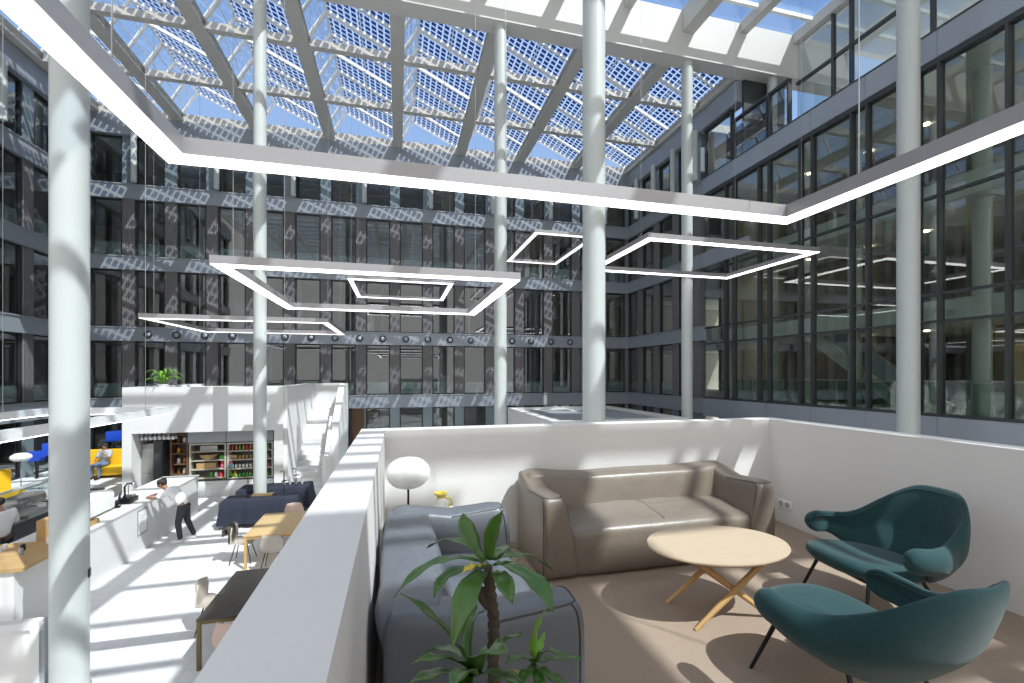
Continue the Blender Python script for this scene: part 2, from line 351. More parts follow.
# B level band returns only a little way at the far end
struct('trim_2', B_((XR-.12, XR+.2, 16.4, 19.3, 5.3, 6.0)), 'spanl')
for a, b2 in zip(ys, ys[1:]):
    w = bpy.data.objects.new(winname(), None); C.objects.link(w); st(w); w.location = (XR, b2, 0)
    d = a-b2; q = NB()
    box(q, -.09, .12, -.035, .035, -1.12, 8.76)
    for z in (1.49, 2.27, 5.05): box(q, -.05, .1, .035, d-.035, z-.035, z+.035)
    obj('frame', q, 'frg', w)
    g = NB(); box(g, .03, .045, .035, d-.035, -1.12, 8.76); obj('pane', g, 'gglass', w)
# interior behind the glass facade
bm = NB(); xi = 24.0
for z0, z1 in ((-2.0, -1.25), (1.55, 2.2), (5.1, 5.75), (8.9, 9.5)): box(bm, XR+.9 if z0 > 0 and z0 < 8 else XR+.3, xi, -3, 19.3, z0, z1)
struct('ceiling_right', bm, 'intslab')
struct('wall_right_inner', B_((xi, xi+.3, -3, 19.3, FL, 9.5), (XR+.9, xi, 19.1, 19.3, FL, 8.9), (XR+1.6, XR+1.75, FL*-1+5, 10.0, -4.3, -2.0)), 'intw')
struct('wall_right_core', B_((19.0, 23, 14.2, 18.0, -1.25, 8.9), (18.6, 22, 8.6, 10.2, -1.25, 1.55)), 'dark')
tag(obj('stone_panel', B_((18.5, 18.58, 8.75, 9.7, -.9, .9)), pm('yellowish_board', (.34, .27, .14), .6)), 'yellow brown board on a wall behind the right glass facade', 'panel')
ic = NB(); tube(ic, [(0,0,-1.25),(0,0,8.9)], .22, 20); icp = None
for y in (17.0, 13.2, 9.4, 5.4):
    if icp is None: icp = tag(obj('inner_column', ic, 'column', smooth=True), 'pale round column standing behind the right glass facade, at its far end', 'column', 'columns behind the right glass facade'); icp.location = (16.6, y, 0)
    else: dup(icp, loc=(16.6, y, 0), label='pale round column standing behind the right glass facade, '+{13.2: 'second', 9.4: 'third', 5.4: 'last'}[y]+' from the far end')
# balustrade inside
t = thing('balustrade', 'glass balustrade with thin steel handrail behind the right facade', 'balustrade', (15.5, 11, -1.25))
obj('handrail', B_((-.03, .03, -8, 8, 1.02, 1.06)), 'inox', t)
for k in range(9): obj('post', B_((-.02, .02, -8+2*k-.02, -8+2*k+.02, 0, 1.02)), 'inox', t)
obj('glass_infill', B_((-.006, .006, -7.95, 7.95, .08, .98)), glass('balustrade_glass', (.7, .85, .8), 1.5, 1.5), t)
# inner stair flight seen through the glass
t = thing('stair_flight', 'sloping stair flight with white underside behind the right glass facade', 'stairs', (17.6, 11.5, -1.25))
q = NB(); prism(q, [(0,.0),(.5,0),(4.3,2.85),(4.3,3.25),(3.9,3.25)], 'x', -.6, .6); obj('soffit', q, 'intslab', t)
q = NB(); prism(q, [(0,.2),(0,1.1),(3.9,4.15),(3.9,3.3)], 'x', -.64, -.6); obj('solid_balustrade', q, 'gray', t)
obj('handrail', (lambda q: (tube(q, [(-.68, -.1, 1.0), (-.68, 3.9, 4.1)], .025, 8), q)[1])(NB()), 'inox', t)
# downlights
dl = NB(); lathe(dl, [(.0001,0),(.09,0),(.09,-.03),(.0001,-.03)], seg=14); dp = None
for z in (1.55, 5.1, 8.9):
    for y in (5.5, 7.6, 9.6, 11.4, 13.4, 15.6, 17.6):
        p = (16.6+.9*((y*7)%2), y+.5, z-.001)
        if dp is None: dp = tag(obj('downlight', dl, 'downl', smooth=True), 'small warm round downlight in the ceilings behind the right glass facade', 'downlight', 'warm downlights behind the right facade'); dp.location = p
        else: dup(dp, loc=p)
# foliage glimpsed far behind the right facade
def foliage(name, label, c, s, n, seed):
    random.seed(seed); q = NB()
    for _ in range(n):
        p = Vector((c[0]+random.gauss(0, s[0]), c[1]+random.gauss(0, s[1]), c[2]+random.gauss(0, s[2])))
        a = Vector((random.uniform(-1,1), random.uniform(-1,1), random.uniform(-1,1))).normalized()*.12; b3 = a.orthogonal().normalized()*.07
        vs = [q.verts.new(p-a), q.verts.new(p+b3), q.verts.new(p+a), q.verts.new(p-b3)]; q.faces.new(vs)
    t = thing(name, label, 'plant', (c[0], c[1], -1.25)); tb = NB(); tube(tb, [(0,0,0),(0,0,c[2]+1.25)], .05, 8); obj('stem', tb, 'bark', t)
    q.transform(Matrix.Translation((-c[0], -c[1], 1.25))); obj('leaves', q, 'foliage', t)
foliage('indoor_tree', 'bright green leafy tree behind the glass facade at the right edge', (18.5, 7.4, 1.0), (.5, .7, .35), 500, 3)
foliage('indoor_tree', 'lower green plant behind the glass facade, near the right edge', (17.2, 6.7, -.4), (.3, .4, .4), 300, 4)
# penthouse storey set back behind the light band
struct('wall_terrace', B_((XR+.3, 17.0, 1.0, 15.2, 9.3, 9.5)), 'spanl')
XP = 17.05; yy = [16.2, 14.45, 13.7, 11.7, 10.95, 9.0, 8.3, 6.3, 5.5]
for a, b2 in zip(yy, yy[1:]):
    w = bpy.data.objects.new(winname(), None); C.objects.link(w); st(w); w.location = (XP, b2, 0); d = a-b2
    q = NB(); box(q, -.06, .12, -.04, .04, 9.5, 14.55); box(q, -.05, .1, .04, d-.04, 12.73, 12.83); obj('frame', q, 'frg', w)
    g = NB(); box(g, .03, .045, .04, d-.04, 9.5, 14.55); obj('pane', g, 'pglass', w)
# ------------------------------------------------------------------ roof
BX = [14.7-3.68*k for k in range(9)]; BY = [26.95, 23.3, 19.6, 17.75]
TR = [2]
def trim(bm, m): TR[0] += 1; return struct('trim_%d' % TR[0], bm, m)
for k, x in enumerate(BX): trim(B_((x-.17, x+.17, 16.9, 26.8, 13.19, 13.46), (x-.27, x+.27, 16.9, 26.8, 13.13, 13.19), (x-.27, x+.27, 16.9, 26.8, 13.46, 13.52)), 'steel')
for y in (23.3, 19.6): trim(B_(*[(BX[k+1]+.28, BX[k]-.28, y-.14, y+.14, 13.16, 13.45) for k in range(8)]), 'steel')
trim(B_((XL, XR+.3, 26.8, 27.4, 13.1, 13.5)), 'steel')
trim(B_((XR+.2, XR+.6, 16.92, 26.8, 13.1, 13.5)), 'steel')
trim(B_((XL-.4, XL-.05, 8, 26.8, 13.1, 13.5)), 'steel')
# pitched photovoltaic rooflights, one per bay
zf = 13.5; zr = 14.75; ax = .88
proto = None
SPN = [(16.95, 19.6), (19.6, 23.3), (23.3, 26.95)]
def rooflight(L):
    n = max(1, round(L/1.22)); w = bpy.data.objects.new(winname(), None); C.objects.link(w); st(w)
    fb = NB(); W_ = 3.68
    for j in range(n+1):
        y = min(max(L*j/n, .05), L-.05)
        bar(fb, (.15, y, zf), (ax, y, zr), .07, .11, Vector((0,1,0)).cross(Vector((1,0,1)))); bar(fb, (ax, y, zr), (W_-.1, y, zf), .11, .11, Vector((0,0,1)))
    bar(fb, (ax, 0, zr+.02), (ax, L, zr+.02), .09, .12); bar(fb, (.15, 0, zf), (.15, L, zf), .1, .1); bar(fb, (W_-.1, 0, zf), (W_-.1, L, zf), .1, .1)
    for t_ in (.33, .66): bar(fb, (.15+(ax-.15)*t_, 0, zf+(zr-zf)*t_), (.15+(ax-.15)*t_, L, zf+(zr-zf)*t_), .03, .04)
    bar(fb, (ax+1.35, 0, zr-.60), (ax+1.35, L, zr-.60), .035, .04)
    obj('glazing_bars', fb, 'barwhite', w)
    g = NB(); v = [g.verts.new(p) for p in ((.15,0,zf+.05),(.15,L,zf+.05),(ax,L,zr+.05),(ax,0,zr+.05))]; g.faces.new(v); obj('clear_pane', g, 'sglass', w)
    g = NB(); v = [g.verts.new(p) for p in ((ax,0,zr+.06),(ax,L,zr+.06),(W_-.1,L,zf+.06),(W_-.1,0,zf+.06))]; g.faces.new(v); obj('solar_pane', g, 'pv', w)
    return w
for (y0, y1) in SPN:
    pr_ = rooflight(y1-y0)
    pr_.location = (BX[1], y0, 0)
    for k in range(2, 9):
        c = dup(pr_, loc=(BX[k], y0, 0)); c.name = winname()
# maintenance lattice over the rooflights (seen as crossed bars through the panes)
# great white transverse beam
SHADE = [(5.6, 8.4, -12.5, -7.5), (10.6, 13.4, -14, -8.9), (4.4, 5.6, -9.0, -4.6), (14.6, 17.0, .5, 9.0)]
trim(B_((XL-1, 20.0, 16.2, 16.9, 13.05, 14.95)), 'beamwhite')
# higher glazed roof on the camera side
XN = 17.05; SX = 2.73
for k in range(13):
    x = XN-SX*k; thick = (k == 2); h = .27 if thick else .17
    trim(B_((x-h, x+h, -16, 16.19, 14.05 if thick else 14.55, 15.0)), 'steel')
for j in range(12):
    q = NB(); x1 = XN-SX*j-(.27 if j == 2 else .17); x0 = XN-SX*(j+1)+(.27 if j == 1 else .17); y = 15.25
    while y > -16: box(q, x0, x1, y-.07, y+.07, 14.83, 14.98); y -= 1.45
    trim(q, 'barwhite')
w = bpy.data.objects.new(winname(), None); C.objects.link(w); st(w)
g = NB(); box(g, -16, XN, -16, 16.19, 15.02, 15.04); obj('pane', g, 'sglass', w)
w = bpy.data.objects.new(winname(), None); C.objects.link(w); st(w)
obj('solar_pane', B_((-4.5, 1.5, -1.5, 5.0, 15.06, 15.08)), 'pv2', w)
# opaque panels added out of view to cast shade; louvres among the glazing
for q_ in SHADE: trim(B_((q_[0], q_[1], q_[2], q_[3], 15.1, 15.2)), 'steel')
q = NB(); y = -7.0
while y < -4.6: box(q, 6.35, 8.2, y, y+.11, 15.1, 15.14); y += .36
trim(q, 'barwhite')
q = NB()
for x in (10.3, 10.62, 10.94, 11.9): box(q, x, x+.13, -7.4, -3.6, 15.1, 15.14)  # unseen slats added to cast diagonal streaks on the terrace wall
trim(q, 'barwhite')
# last windows of the top storey beside the white beam
for y in (17.45, 15.4, 14.35):
    w = bpy.data.objects.new(winname(), None); C.objects.link(w); st(w); w.location = (XR, y, 0); d = 1.85 if y > 17 else 2.0 if y > 15 else 1.0
    zt_ = 12.0 if y > 17 else 11.45
    q = NB(); box(q, -.06, .12, 0, .07, 9.7, zt_); box(q, -.05, .1, d-.07, d, 9.7, zt_); box(q, -.08, .12, 0, d, zt_, zt_+.08); obj('frame', q, 'frg', w)
    obj('pane', B_((.03, .045, .07, d-.07, 9.7, zt_)), 'glass', w)
struct('trim_90', B_((XR-.2, XR+.35, 16.92, 19.3, 12.12, 13.05)), 'span')
struct('wall_top', B_((XR+1.2, 17.05, 16.92, 19.3, 9.5, 12.05), (XR+.05, 17.05, 16.8, 16.9, 9.5, 13.05)), 'frg')
struct('ceiling_top', B_((17.4, 26, 1, 16.1, 14.6, 15.0)), 'white')
# ------------------------------------------------------------------ big round columns
def column(x, y, z0, z1, r, label):
    t = thing('column', label, 'column', (x, y, z0))
    q = NB(); tube(q, [(0,0,0),(0,0,z1-z0)], r, 40); obj('shaft', q, 'column', t, smooth=True)
    q = NB(); lathe(q, [(.001,0),(r+.02,0),(r+.02,.03),(r-.01,.03)], seg=40); obj('base_ring', q, 'alu', t)
    return t
tcol = column(-4.31, 7.38, FL, 14.6, .203, 'white round column nearest on the left, with small cable marks')
q = NB(); box(q, .19, .215, -.05, .02, 1.52, 1.63); q.transform(Matrix.Rotation(R(15), 4, 'Z')); obj('cable_socket', q, 'black', tcol)
column(4.22, 9.25, FL, 14.6, .25, 'white round column just behind the middle of the terrace wall')
column(13.5, 9.25, FL, 14.6, .25, 'grey round column in shade beside the right glass facade')
column(PY(500.5, 16.55), 16.55, FL, 13.05, .235, 'slim white round column left of the middle, carrying the white beam')
column(PY(687, 16.55), 16.55, FL, 13.05, .225, 'slim white round column near the right far corner')
column(PY(260, 15.0), 15.0, FL, 14.6, .18, 'white round column rising between the navy covered tables')
column(PY(772, 16.5), 16.5, 9.5, 13.05, .2, 'short white column under the end of the white beam')
# ------------------------------------------------------------------ pendant light frames
def frame(x0, x1, y0, y1, z, w, h, label, led='led', top=13.2, wires=True, hm='alu'):
    cx, cy = (x0+x1)/2, (y0+y1)/2; t = thing('pendant_light_frame', label, 'pendant light', (cx, cy, z))
    a, b3 = (x1-x0)/2, (y1-y0)/2; q = NB(); d = NB(); e = .012
    for (p, s) in ((q, 0), (d, 1)):
        z0, z1 = (0, h) if s == 0 else (-.02, 0)
        for bx in ((-a, a, -b3, -b3+w), (-a, a, b3-w, b3), (-a, -a+w, -b3+w, b3-w), (a-w, a, -b3+w, b3-w)): box(p, *( (bx[0]+s*e, bx[1]-s*e, bx[2]+s*e, bx[3]-s*e) if s and bx[1]-bx[0] > w*1.5 else (bx[0]+s*e, bx[1]-s*e, bx[2]-s*e, bx[3]+s*e) if s else bx), z0, z1)
    obj('housing', q, hm, t); obj('diffuser', d, led, t)
    if wires:
        for sx in (-1, 1):
            for sy in (-1, 1):
                c = NB(); tube(c, [(sx*(a-w/2), sy*(b3*.72), h), (sx*(a-w/2), sy*(b3*.72), top-z)], .006, 5); obj('cable', c, 'wire', t)
    return t
frame(-2.08, 4.95, -2.6, 4.85, 1.98, .21, .15, 'huge white light frame hanging nearest, running across the top of the view', top=14.6)
frame(-3.30, 2.52, 9.2, 15.0, 2.0, .26, .15, 'square light frame hanging left of centre, second largest', top=14.6)
frame(7.1, 13.4, 11.8, 16.1, 4.0, .24, .15, 'light frame hanging at the right before the glass facade', top=14.6)
frame(-8.35, -2.45, 17.5, 22.7, 1.87, .24, .15, 'light frame behind the tabled column, low against the back facade', 'leda')
frame(-2.15, 2.5, 20.9, 25.9, 4.2, .2, .13, 'small light frame hanging far away, seen inside the second largest')
frame(5.6, 8.4, 18.2, 23.3, 6.0, .2, .13, 'narrow light frame hanging far off, left of the middle column', 'leda')
frame(-8.95, -6.0, 5.2, 14.3, -1.06, .12, .17, 'long light frame hanging low over the coffee counter', 'led', top=14.6, hm='paper')
# ------------------------------------------------------------------ terrace
bm = B_((-.32, 4.2, -3.0, 4.34, DK-.25, DK)); struct('floor_terrace', bm, 'carpet')
WT = -.503
struct('wall_terrace_left', B_((-.325, -.113, -3.0, 4.34, DK-.4, WT)), 'wwall', bevel=.004)
struct('wall_terrace_back', B_((-.113, 4.0, 4.14, 4.34, DK-.4, WT)), 'wwall')
struct('wall_terrace_right', B_((4.0, 4.2, -3.0, 4.34, DK-.4, WT)), 'wwall')
struct('wall_terrace_front', B_((-.3, 4.1, -2.8, 4.2, FL, DK-.4)), 'white')
t = thing('wall_socket', 'white double power socket low on the right terrace wall', 'socket', (4.0, 4.0, -1.3))
yS = 3.93; zS = ZY(785, yS, 504)
F_ = 4.0/(sn+(785-512)/f*cs); yS = F_*(cs-(785-512)/f*sn); zS = (HV-504)*F_/f; t.location = (4.0, yS, zS)
obj('plate', B_((-.012, 0, -.085, .085, -.042, .042)), 'paper', t, bevel=.003)
for s in (-1, 1):
    q = NB(); lathe(q, [(.0001,0),(.026,0),(.028,.003),(.0001,.003)], seg=20); q.transform(Matrix.Translation((-.0125, s*.04, 0)) @ Matrix.Rotation(R(-90), 4, 'Y')); obj('outlet', q, 'gray', t)
# ---- soft leather sofas
def pillow(bm, c, s, e=.35, nu=40, nv=22, fn=None):
    """superellipsoid"""
    def cp(a, p): return math.copysign(abs(a)**p, a)
    rows = []
    for i in range(nv+1):
        ph = -math.pi/2+math.pi*i/nv; row = []
        for j in range(nu):
            th = 2*math.pi*j/nu
            p = Vector((cp(math.cos(ph), e)*cp(math.cos(th), e), cp(math.cos(ph), e)*cp(math.sin(th), e), cp(math.sin(ph), e)))
            p = Vector((p.x*s[0]/2, p.y*s[1]/2, p.z*s[2]/2))
            if fn: p = fn(p)
            row.append(bm.verts.new(p+Vector(c)))
        rows.append(row)
    for a, b3 in zip(rows, rows[1:]):
        for j in range(nu): bm.faces.new((a[j], a[(j+1)%nu], b3[(j+1)%nu], b3[j]))
    bmesh.ops.remove_doubles(bm, verts=bm.verts, dist=1e-5)
def pt(c, s, e, fn, ph, th):
    def cp(a, p): return math.copysign(abs(a)**p, a)
    p = Vector((cp(math.cos(ph), e)*cp(math.cos(th), e)*s[0]/2, cp(math.cos(ph), e)*cp(math.sin(th), e)*s[1]/2, cp(math.sin(ph), e)*s[2]/2))
    return (fn(p) if fn else p)+Vector(c)
def sofa(name, label, cat, W_, D_, loc, rz, mat, seats, ah=.62, bh=.72, pk=.06):
    """front towards -y, width along x, origin centre floor"""
    t = thing(name, label, cat, loc, rz); aw = .25
    sw = W_-2*aw+.14
    def fs(p):
        k = p.x/(sw/2); p = p.copy()
        if p.z > 0: p.z -= .014*math.cos(p.x*9)*(.5+.5*abs(k)); p.z += .015*(1-k*k) - .05*max(0, -p.y/(D_*.5))
        if p.y < 0: p.y -= .03*(1-k**4)*(1-(p.z/.2)**2)
        return p
    q = NB(); sc, ss = (0, -.05, .215), (sw, D_-.14, .43); pillow(q, sc, ss, .2, 72, 28, fs); cush = obj('seat_cushion', q, mat, t, smooth=2)
    def fb(p):
        p = p.copy(); k = p.x/(W_/2)
        if p.z > 0: p.z += pk*(abs(k)**2.5) + .012*math.sin(k*5+1)
        p.y += .09*(p.z/.36)+.012*math.sin(p.x*7)*max(0, p.z)*2
        if p.y < .1 and p.z > -.1: p.y -= .03*(1-k*k)
        return p
    q = NB(); bc, bs = (0, D_/2-.20, bh/2), (W_-.06, .28, bh); pillow(q, bc, bs, .2, 84, 28, fb); bk = obj('backrest', q, mat, t, smooth=2)
    q = NB(); tube(q, [p for p in [pt(bc, bs, .2, fb, R(52), R(a)) for a in [5+.5*i for i in range(341)]] if abs(p.x) < W_/2-aw-.02 and p.y > D_/2-.2][::2], .005, 6); obj('piping', q, 'seam', bk, smooth=True)
    for s in (-1, 1):
        q = NB()
        def fa(p, s=s):
            p = p.copy(); k = (p.y/(D_/2))           # -1 front .. 1 back
            if p.z > 0: p.z += pk*max(0, k)**1.3 - .03*math.exp(-((k+.05)/.5)**2)
            wi = min(1, max(0, .35-p.x*s/(aw*.55))); wi = wi*wi*(3-2*wi); kf = .8-.2*math.tanh(k*3)
            p.x += s*.075*wi*(p.z/.31)*(.8+.2*math.tanh(p.z*12))*kf + s*.016*math.cos(k*1.5)*(1-wi)
            if k < 0: p.y -= .02*math.cos(p.z*4)
            return p
        ac, as_ = (s*(W_/2-aw/2), 0, ah/2), (aw, D_-.03, ah); pillow(q, ac, as_, .2, 64, 28, fa); o1 = obj('armrest', q, mat, t, smooth=2)
        q = NB(); tube(q, [p for p in [pt(ac, as_, .2, fa, R(50), R(-225+a)) for a in range(271)] if p.y < D_/2-.30][::2], .0045, 6); obj('piping', q, 'seam', o1, smooth=True)
        for th in (-40, -140):
            q = NB(); tube(q, [pt(ac, as_, .2, fa, R(a), R(th)) for a in range(-70, 51, 4)], .0045, 6); obj('piping', q, 'seam', o1, smooth=True)
    for k in range(1, seats):
        x = -sw/2+sw*k/seats
        pts = [fs(Vector((x, ss[1]/2*u, .215)))+Vector(sc)-Vector((0, 0, .002)) for u in (.6, .3, 0, -.3, -.6, -.85)]
        q = NB(); tube(q, pts, .004, 6); obj('seat_seam', q, 'seam', cush)
    return t
sofa('leather_sofa', 'taupe brown leather sofa standing along the back terrace wall', 'sofa', 2.14, .84, (2.15, 3.67, DK), 0, 'taupe', 2, ah=.66, bh=.67, pk=.07)
sofa('leather_armchair', 'wide blue grey leather armchair beside the left terrace wall, behind the plant', 'armchair', 1.50, .82, (.34, 2.45, DK), R(90), 'slate', 1, ah=.69, bh=.69, pk=.03)
# ---- coffee table
t = thing('coffee_table', 'pale oak coffee table with thin rounded top and crossed wooden legs', 'table', (2.10, 2.62, DK), R(-3))
q = NB(); lathe(q, [(.0001,.425),(.46,.425),(.495,.438),(.5,.447),(.495,.455),(.0001,.455)], seg=72); q.transform(Matrix.Diagonal((.97, .70, 1, 1))); obj('table_top', q, 'oak', t, smooth=True)
for sy in (-1, 1):
    for sx in (-1, 1):
        q = NB(); y = sy*.17; tube(q, [(sx*.29, y+sx*.022, 0), (0, y*.95+sx*.022, .22), (-sx*.27, y*.9+sx*.022, .425)], [.013, .021, .019], 12); obj('leg', q, 'oakleg', t, smooth=True)
q = NB(); tube(q, [(0, -.165, .225), (0, .165, .225)], .014, 10); obj('stretcher', q, 'oakleg', t, smooth=True)
# ---- teal lounge chairs
def catch(label, loc, rz):
    t = thing('lounge_chair', label, 'armchair', loc, rz, 'teal lounge chairs')
    # seat
    q = NB(); N = 44; rings = []
    def outline(a):
        x = math.cos(a); y = math.sin(a)
        X = .30*math.copysign(abs(x)**.75, x); Y = .33*math.copysign(abs(y)**.8, y)
        if Y > 0: X *= 1-.1*Y/.33
        return X, Y-.09
    prof = [(.02,-.075),(.6,-.07),(.9,-.055),(1.0,-.02),(1.0,.005),(.95,.03),(.8,.042),(.4,.03),(.02,.022)]
    for s, z in prof:
        rings.append([q.verts.new((outline(2*math.pi*k/N)[0]*s, (outline(2*math.pi*k/N)[1]+.09)*s-.09, .335+z+ -.10*((outline(2*math.pi*k/N)[1]+.09)*s))) for k in range(N)])
    for a, b3 in zip(rings, rings[1:]):
        for k in range(N): q.faces.new((a[k], a[(k+1)%N], b3[(k+1)%N], b3[k]))
    q.faces.new(rings[0][::-1]); q.faces.new(rings[-1]); obj('seat', q, 'teal', t, smooth=2)
    # shell: back and arms in one
    q = NB(); NU, NV = 64, 14
    sm = lambda e0, e1, x: (lambda k: k*k*(3-2*k))(min(1, max(0, (x-e0)/(e1-e0))))
    def surf(u, v):           # u -1..1 round the chair, v 0..1 bottom to top
        au = abs(u); s = math.copysign(1, u)
        if au < .5: a = au/.5; X = .325*math.sin(a*math.pi/2); Yp = .34-.20*(1-math.cos(a*math.pi/2))
        else: a = (au-.5)/.5; X = .325+.045*math.sin(a*math.pi*.8); Yp = .14-.34*a
        top = .80-.26*sm(.12, .64, au)+.02*sm(.75, 1, au)
        bot = .25+.03*sm(.2, .5, au)+.115*sm(.44, .80, au)
        if au > .84: k = (au-.84)/.16; r_ = math.sqrt(max(0.02, 1-k*k)); zc = (bot+top)/2; top = zc+(top-zc)*r_; bot = zc-(zc-bot)*r_
        z = bot+(top-bot)*v
        lean = .22*(1-sm(.3, .8, au)); Yp += lean*(z-.30)/.5*.8
        X *= 1-.16*max(0, z-.5)/.3*(1-sm(.5, .8, au))
        X += .045*math.sin(v*math.pi)*sm(.45, .7, au)
        w_ = 1-sm(.30, .80, au); X *= 1-.26*(1-min(1, v*2.2))*w_; Yp -= .10*(1-min(1, v*2.5))*w_
        return Vector((s*X, Yp, z))
    th = .034
    def frame_n(u, v):
        e = 4e-3; v = min(.94, max(.06, v)); u = min(.95, max(-.95, u))
        du = surf(u+e, v)-surf(u-e, v); dv = surf(u, v+e)-surf(u, v-e)
        n = du.cross(dv); return n.normalized() if n.length > 1e-9 else Vector((0, -1, 0))
    out, inn = [], []
    for i in range(NU+1):
        u = math.sin((-1+2*i/NU)*math.pi/2); ro, ri = [], []; te = math.sqrt(max(0, 1-max(0, (abs(u)-.90)/.10)**2))*.75+.25
        for j in range(NV+1):
            v = j/NV; p = surf(u, v); n = frame_n(u, v); k = ((1-abs(2*v-1)**4)*.75+.25)*te
            ro.append(q.verts.new(p+n*th*k)); ri.append(q.verts.new(p-n*th*k))
        out.append(ro); inn.append(ri)
    for i in range(NU):
        for j in range(NV):
            q.faces.new((out[i][j], out[i+1][j], out[i+1][j+1], out[i][j+1])); q.faces.new((inn[i][j+1], inn[i+1][j+1], inn[i+1][j], inn[i][j]))
        q.faces.new((out[i][0], inn[i][0], inn[i+1][0], out[i+1][0])); q.faces.new((out[i][NV], out[i+1][NV], inn[i+1][NV], inn[i][NV]))
    for i in (0, NU):
        for j in range(NV): q.faces.new((out[i][j], out[i][j+1], inn[i][j+1], inn[i][j]))
    obj('backrest_shell', q, 'teal', t, smooth=2, sub=1)
    # welt seam along the rim
    q = NB(); pts = [surf(-.95+1.9*i/60, .93)-frame_n(-.95+1.9*i/60, .93)*th*.0+Vector((0,0,.0)) + frame_n(-.95+1.9*i/60, .93)*th*.62 for i in range(61)]
    tube(q, pts, .004, 6); obj('welt_seam', q, 'teal', t, smooth=True)
    for sx in (-1, 1):
        for sy in (-1, 1):
            q = NB(); tube(q, [(sx*.20, -.08+sy*.19, .275), (sx*.27, -.06+sy*.30, 0)], [.012, .009], 10); obj('leg', q, 'black', t, smooth=True)
    q = B_((-.21, .21, -.28, -.25, .262, .28), (-.21, .21, .09, .12, .262, .28), (-.21, -.18, -.25, .09, .262, .28), (.18, .21, -.25, .09, .262, .28)); obj('under_frame', q, 'black', t)
    return t
catch('teal felt lounge chair by the right wall, facing the coffee table', (3.19, 2.38, DK), R(-97))
catch('teal felt lounge chair nearest the camera, seen from behind', (2.15, 1.71, DK), R(183))
# ---- floor lamp, side table and vase
t = thing('floor_lamp', 'floor lamp with white opal globe between armchair and left wall', 'lamp', (.08, 3.72, DK))
q = NB(); lathe(q, [(.0001,0),(.12,0),(.12,.012),(.0001,.016)], seg=32); obj('base', q, 'black', t, smooth=True)
q = NB(); tube(q, [(0,0,.012),(0,0,.70)], .009, 10); obj('pole', q, 'black', t, smooth=True)
q = NB(); lathe(q, [(.0001,-.125)]+[(.172*math.cos(a)**.8, .125*math.sin(a)) for a in [R(-80+10*k) for k in range(17)]]+[(.0001,.125)], c=(0,0,.805), seg=40); obj('globe_shade', q, 'globe', t, smooth=2)
t = thing('side_table', 'small round white side table behind the blue grey armchair', 'table', (.36, 3.74, DK))
q = NB(); lathe(q, [(.0001,.44),(.17,.44),(.175,.45),(.17,.46),(.0001,.46)], seg=36); obj('table_top', q, 'paper', t, smooth=True)
q = NB(); tube(q, [(0,0,.012),(0,0,.44)], .015, 12); obj('pedestal', q, 'paper', t, smooth=True)
q = NB(); lathe(q, [(.0001,0),(.13,0),(.13,.01),(.0001,.012)], seg=32); obj('foot', q, 'paper', t, smooth=True)
vp = P(426, 500, 3.62)
t = thing('vase', 'small white vase with yellow rim and handle on the side table', 'vase', (.34, 3.72, DK+.46))
q = NB(); lathe(q, [(.0001,0),(.045,0),(.062,.04),(.06,.08),(.04,.115),(.03,.13)], seg=28); obj('body', q, 'vasew', t, smooth=True)
q = NB(); lathe(q, [(.032,.128),(.04,.15),(.058,.158),(.058,.168),(.036,.166),(.03,.14)], seg=28); obj('rim', q, 'vasey', t, smooth=True)
q = NB(); tube(q, [(.035,-.01,.13),(.075,-.02,.12),(.09,-.02,.08),(.06,-.01,.05)], .009, 8); obj('handle', q, 'vasey', t, smooth=True)
# ---- dracaena in the foreground
def leaf(bm, a, c, b3, w, n=14, fold=.25, twist=0):
    a, c, b3 = Vector(a), Vector(c), Vector(b3); rows = []
    for i in range(n+1):
        s = i/n; p = (1-s)**2*a+2*s*(1-s)*c+s*s*b3; d = (2*(1-s)*(c-a)+2*s*(b3-c)).normalized()
        side = d.cross(Vector((0,0,1)));  side = side.normalized() if side.length > .05 else Vector((1,0,0)); up = side.cross(d).normalized()
        tw = twist*s; sd = side*math.cos(tw)+up*math.sin(tw); u2 = sd.cross(d)
        ww = w*(.28+.72*math.sin(min(1, s*1.25+.12)*math.pi*.5))*(1-max(0, (s-.45)/.55)**2.0)+.0008
        wav = .003*math.sin(s*19)
        rows.append([bm.verts.new(p+sd*ww*k/2+u2*(fold*ww*abs(k)*.5+wav*k)) for k in (-1, -.5, 0, .5, 1)])
    for r0, r1 in zip(rows, rows[1:]):
        for k in range(4): bm.faces.new((r0[k], r0[k+1], r1[k+1], r1[k]))
def leafobj(t, loc, pts, w, m='leaf', twist=0):
    q = NB(); leaf(q, *pts, w, twist=twist); o = obj('leaf', q, m, t, smooth=2, loc=loc)
    s = o.modifiers.new('solid', 'SOLIDIFY'); s.thickness = .0015; return o
F0 = 1.28; base = P(493, 660, F0); L0 = Vector((base.x, base.y, DK))
t = thing('dracaena_plant', 'potted dracaena with long arching green leaves in the foreground', 'plant', L0)
q = NB(); lathe(q, [(.0001,0),(.13,0),(.17,.32),(.175,.34),(.16,.34),(.155,.30),(.0001,.30)], seg=40); obj('pot', q, 'gray', t, smooth=True)
q = NB(); lathe(q, [(.0001,.295),(.154,.295),(.152,.31),(.0001,.315)], seg=30); obj('soil', q, 'soil', t)
crown = P(488, 566, F0); tr = [L0+Vector((0,0,.3)), P(494, 700, F0), P(493, 655, F0), P(494, 620, F0), P(490, 590, F0), crown]
q = NB(); pts = []; 
for i in range(len(tr)-1):
    for k in range(10): pts.append(tr[i].lerp(tr[i+1], k/10))
pts.append(tr[-1]); tube(q, pts, [.0165+.0022*((i%3)-1) if i < 45 else .012 for i in range(len(pts))], 12); obj('stem', q, 'bark', t, smooth=True, loc=L0)
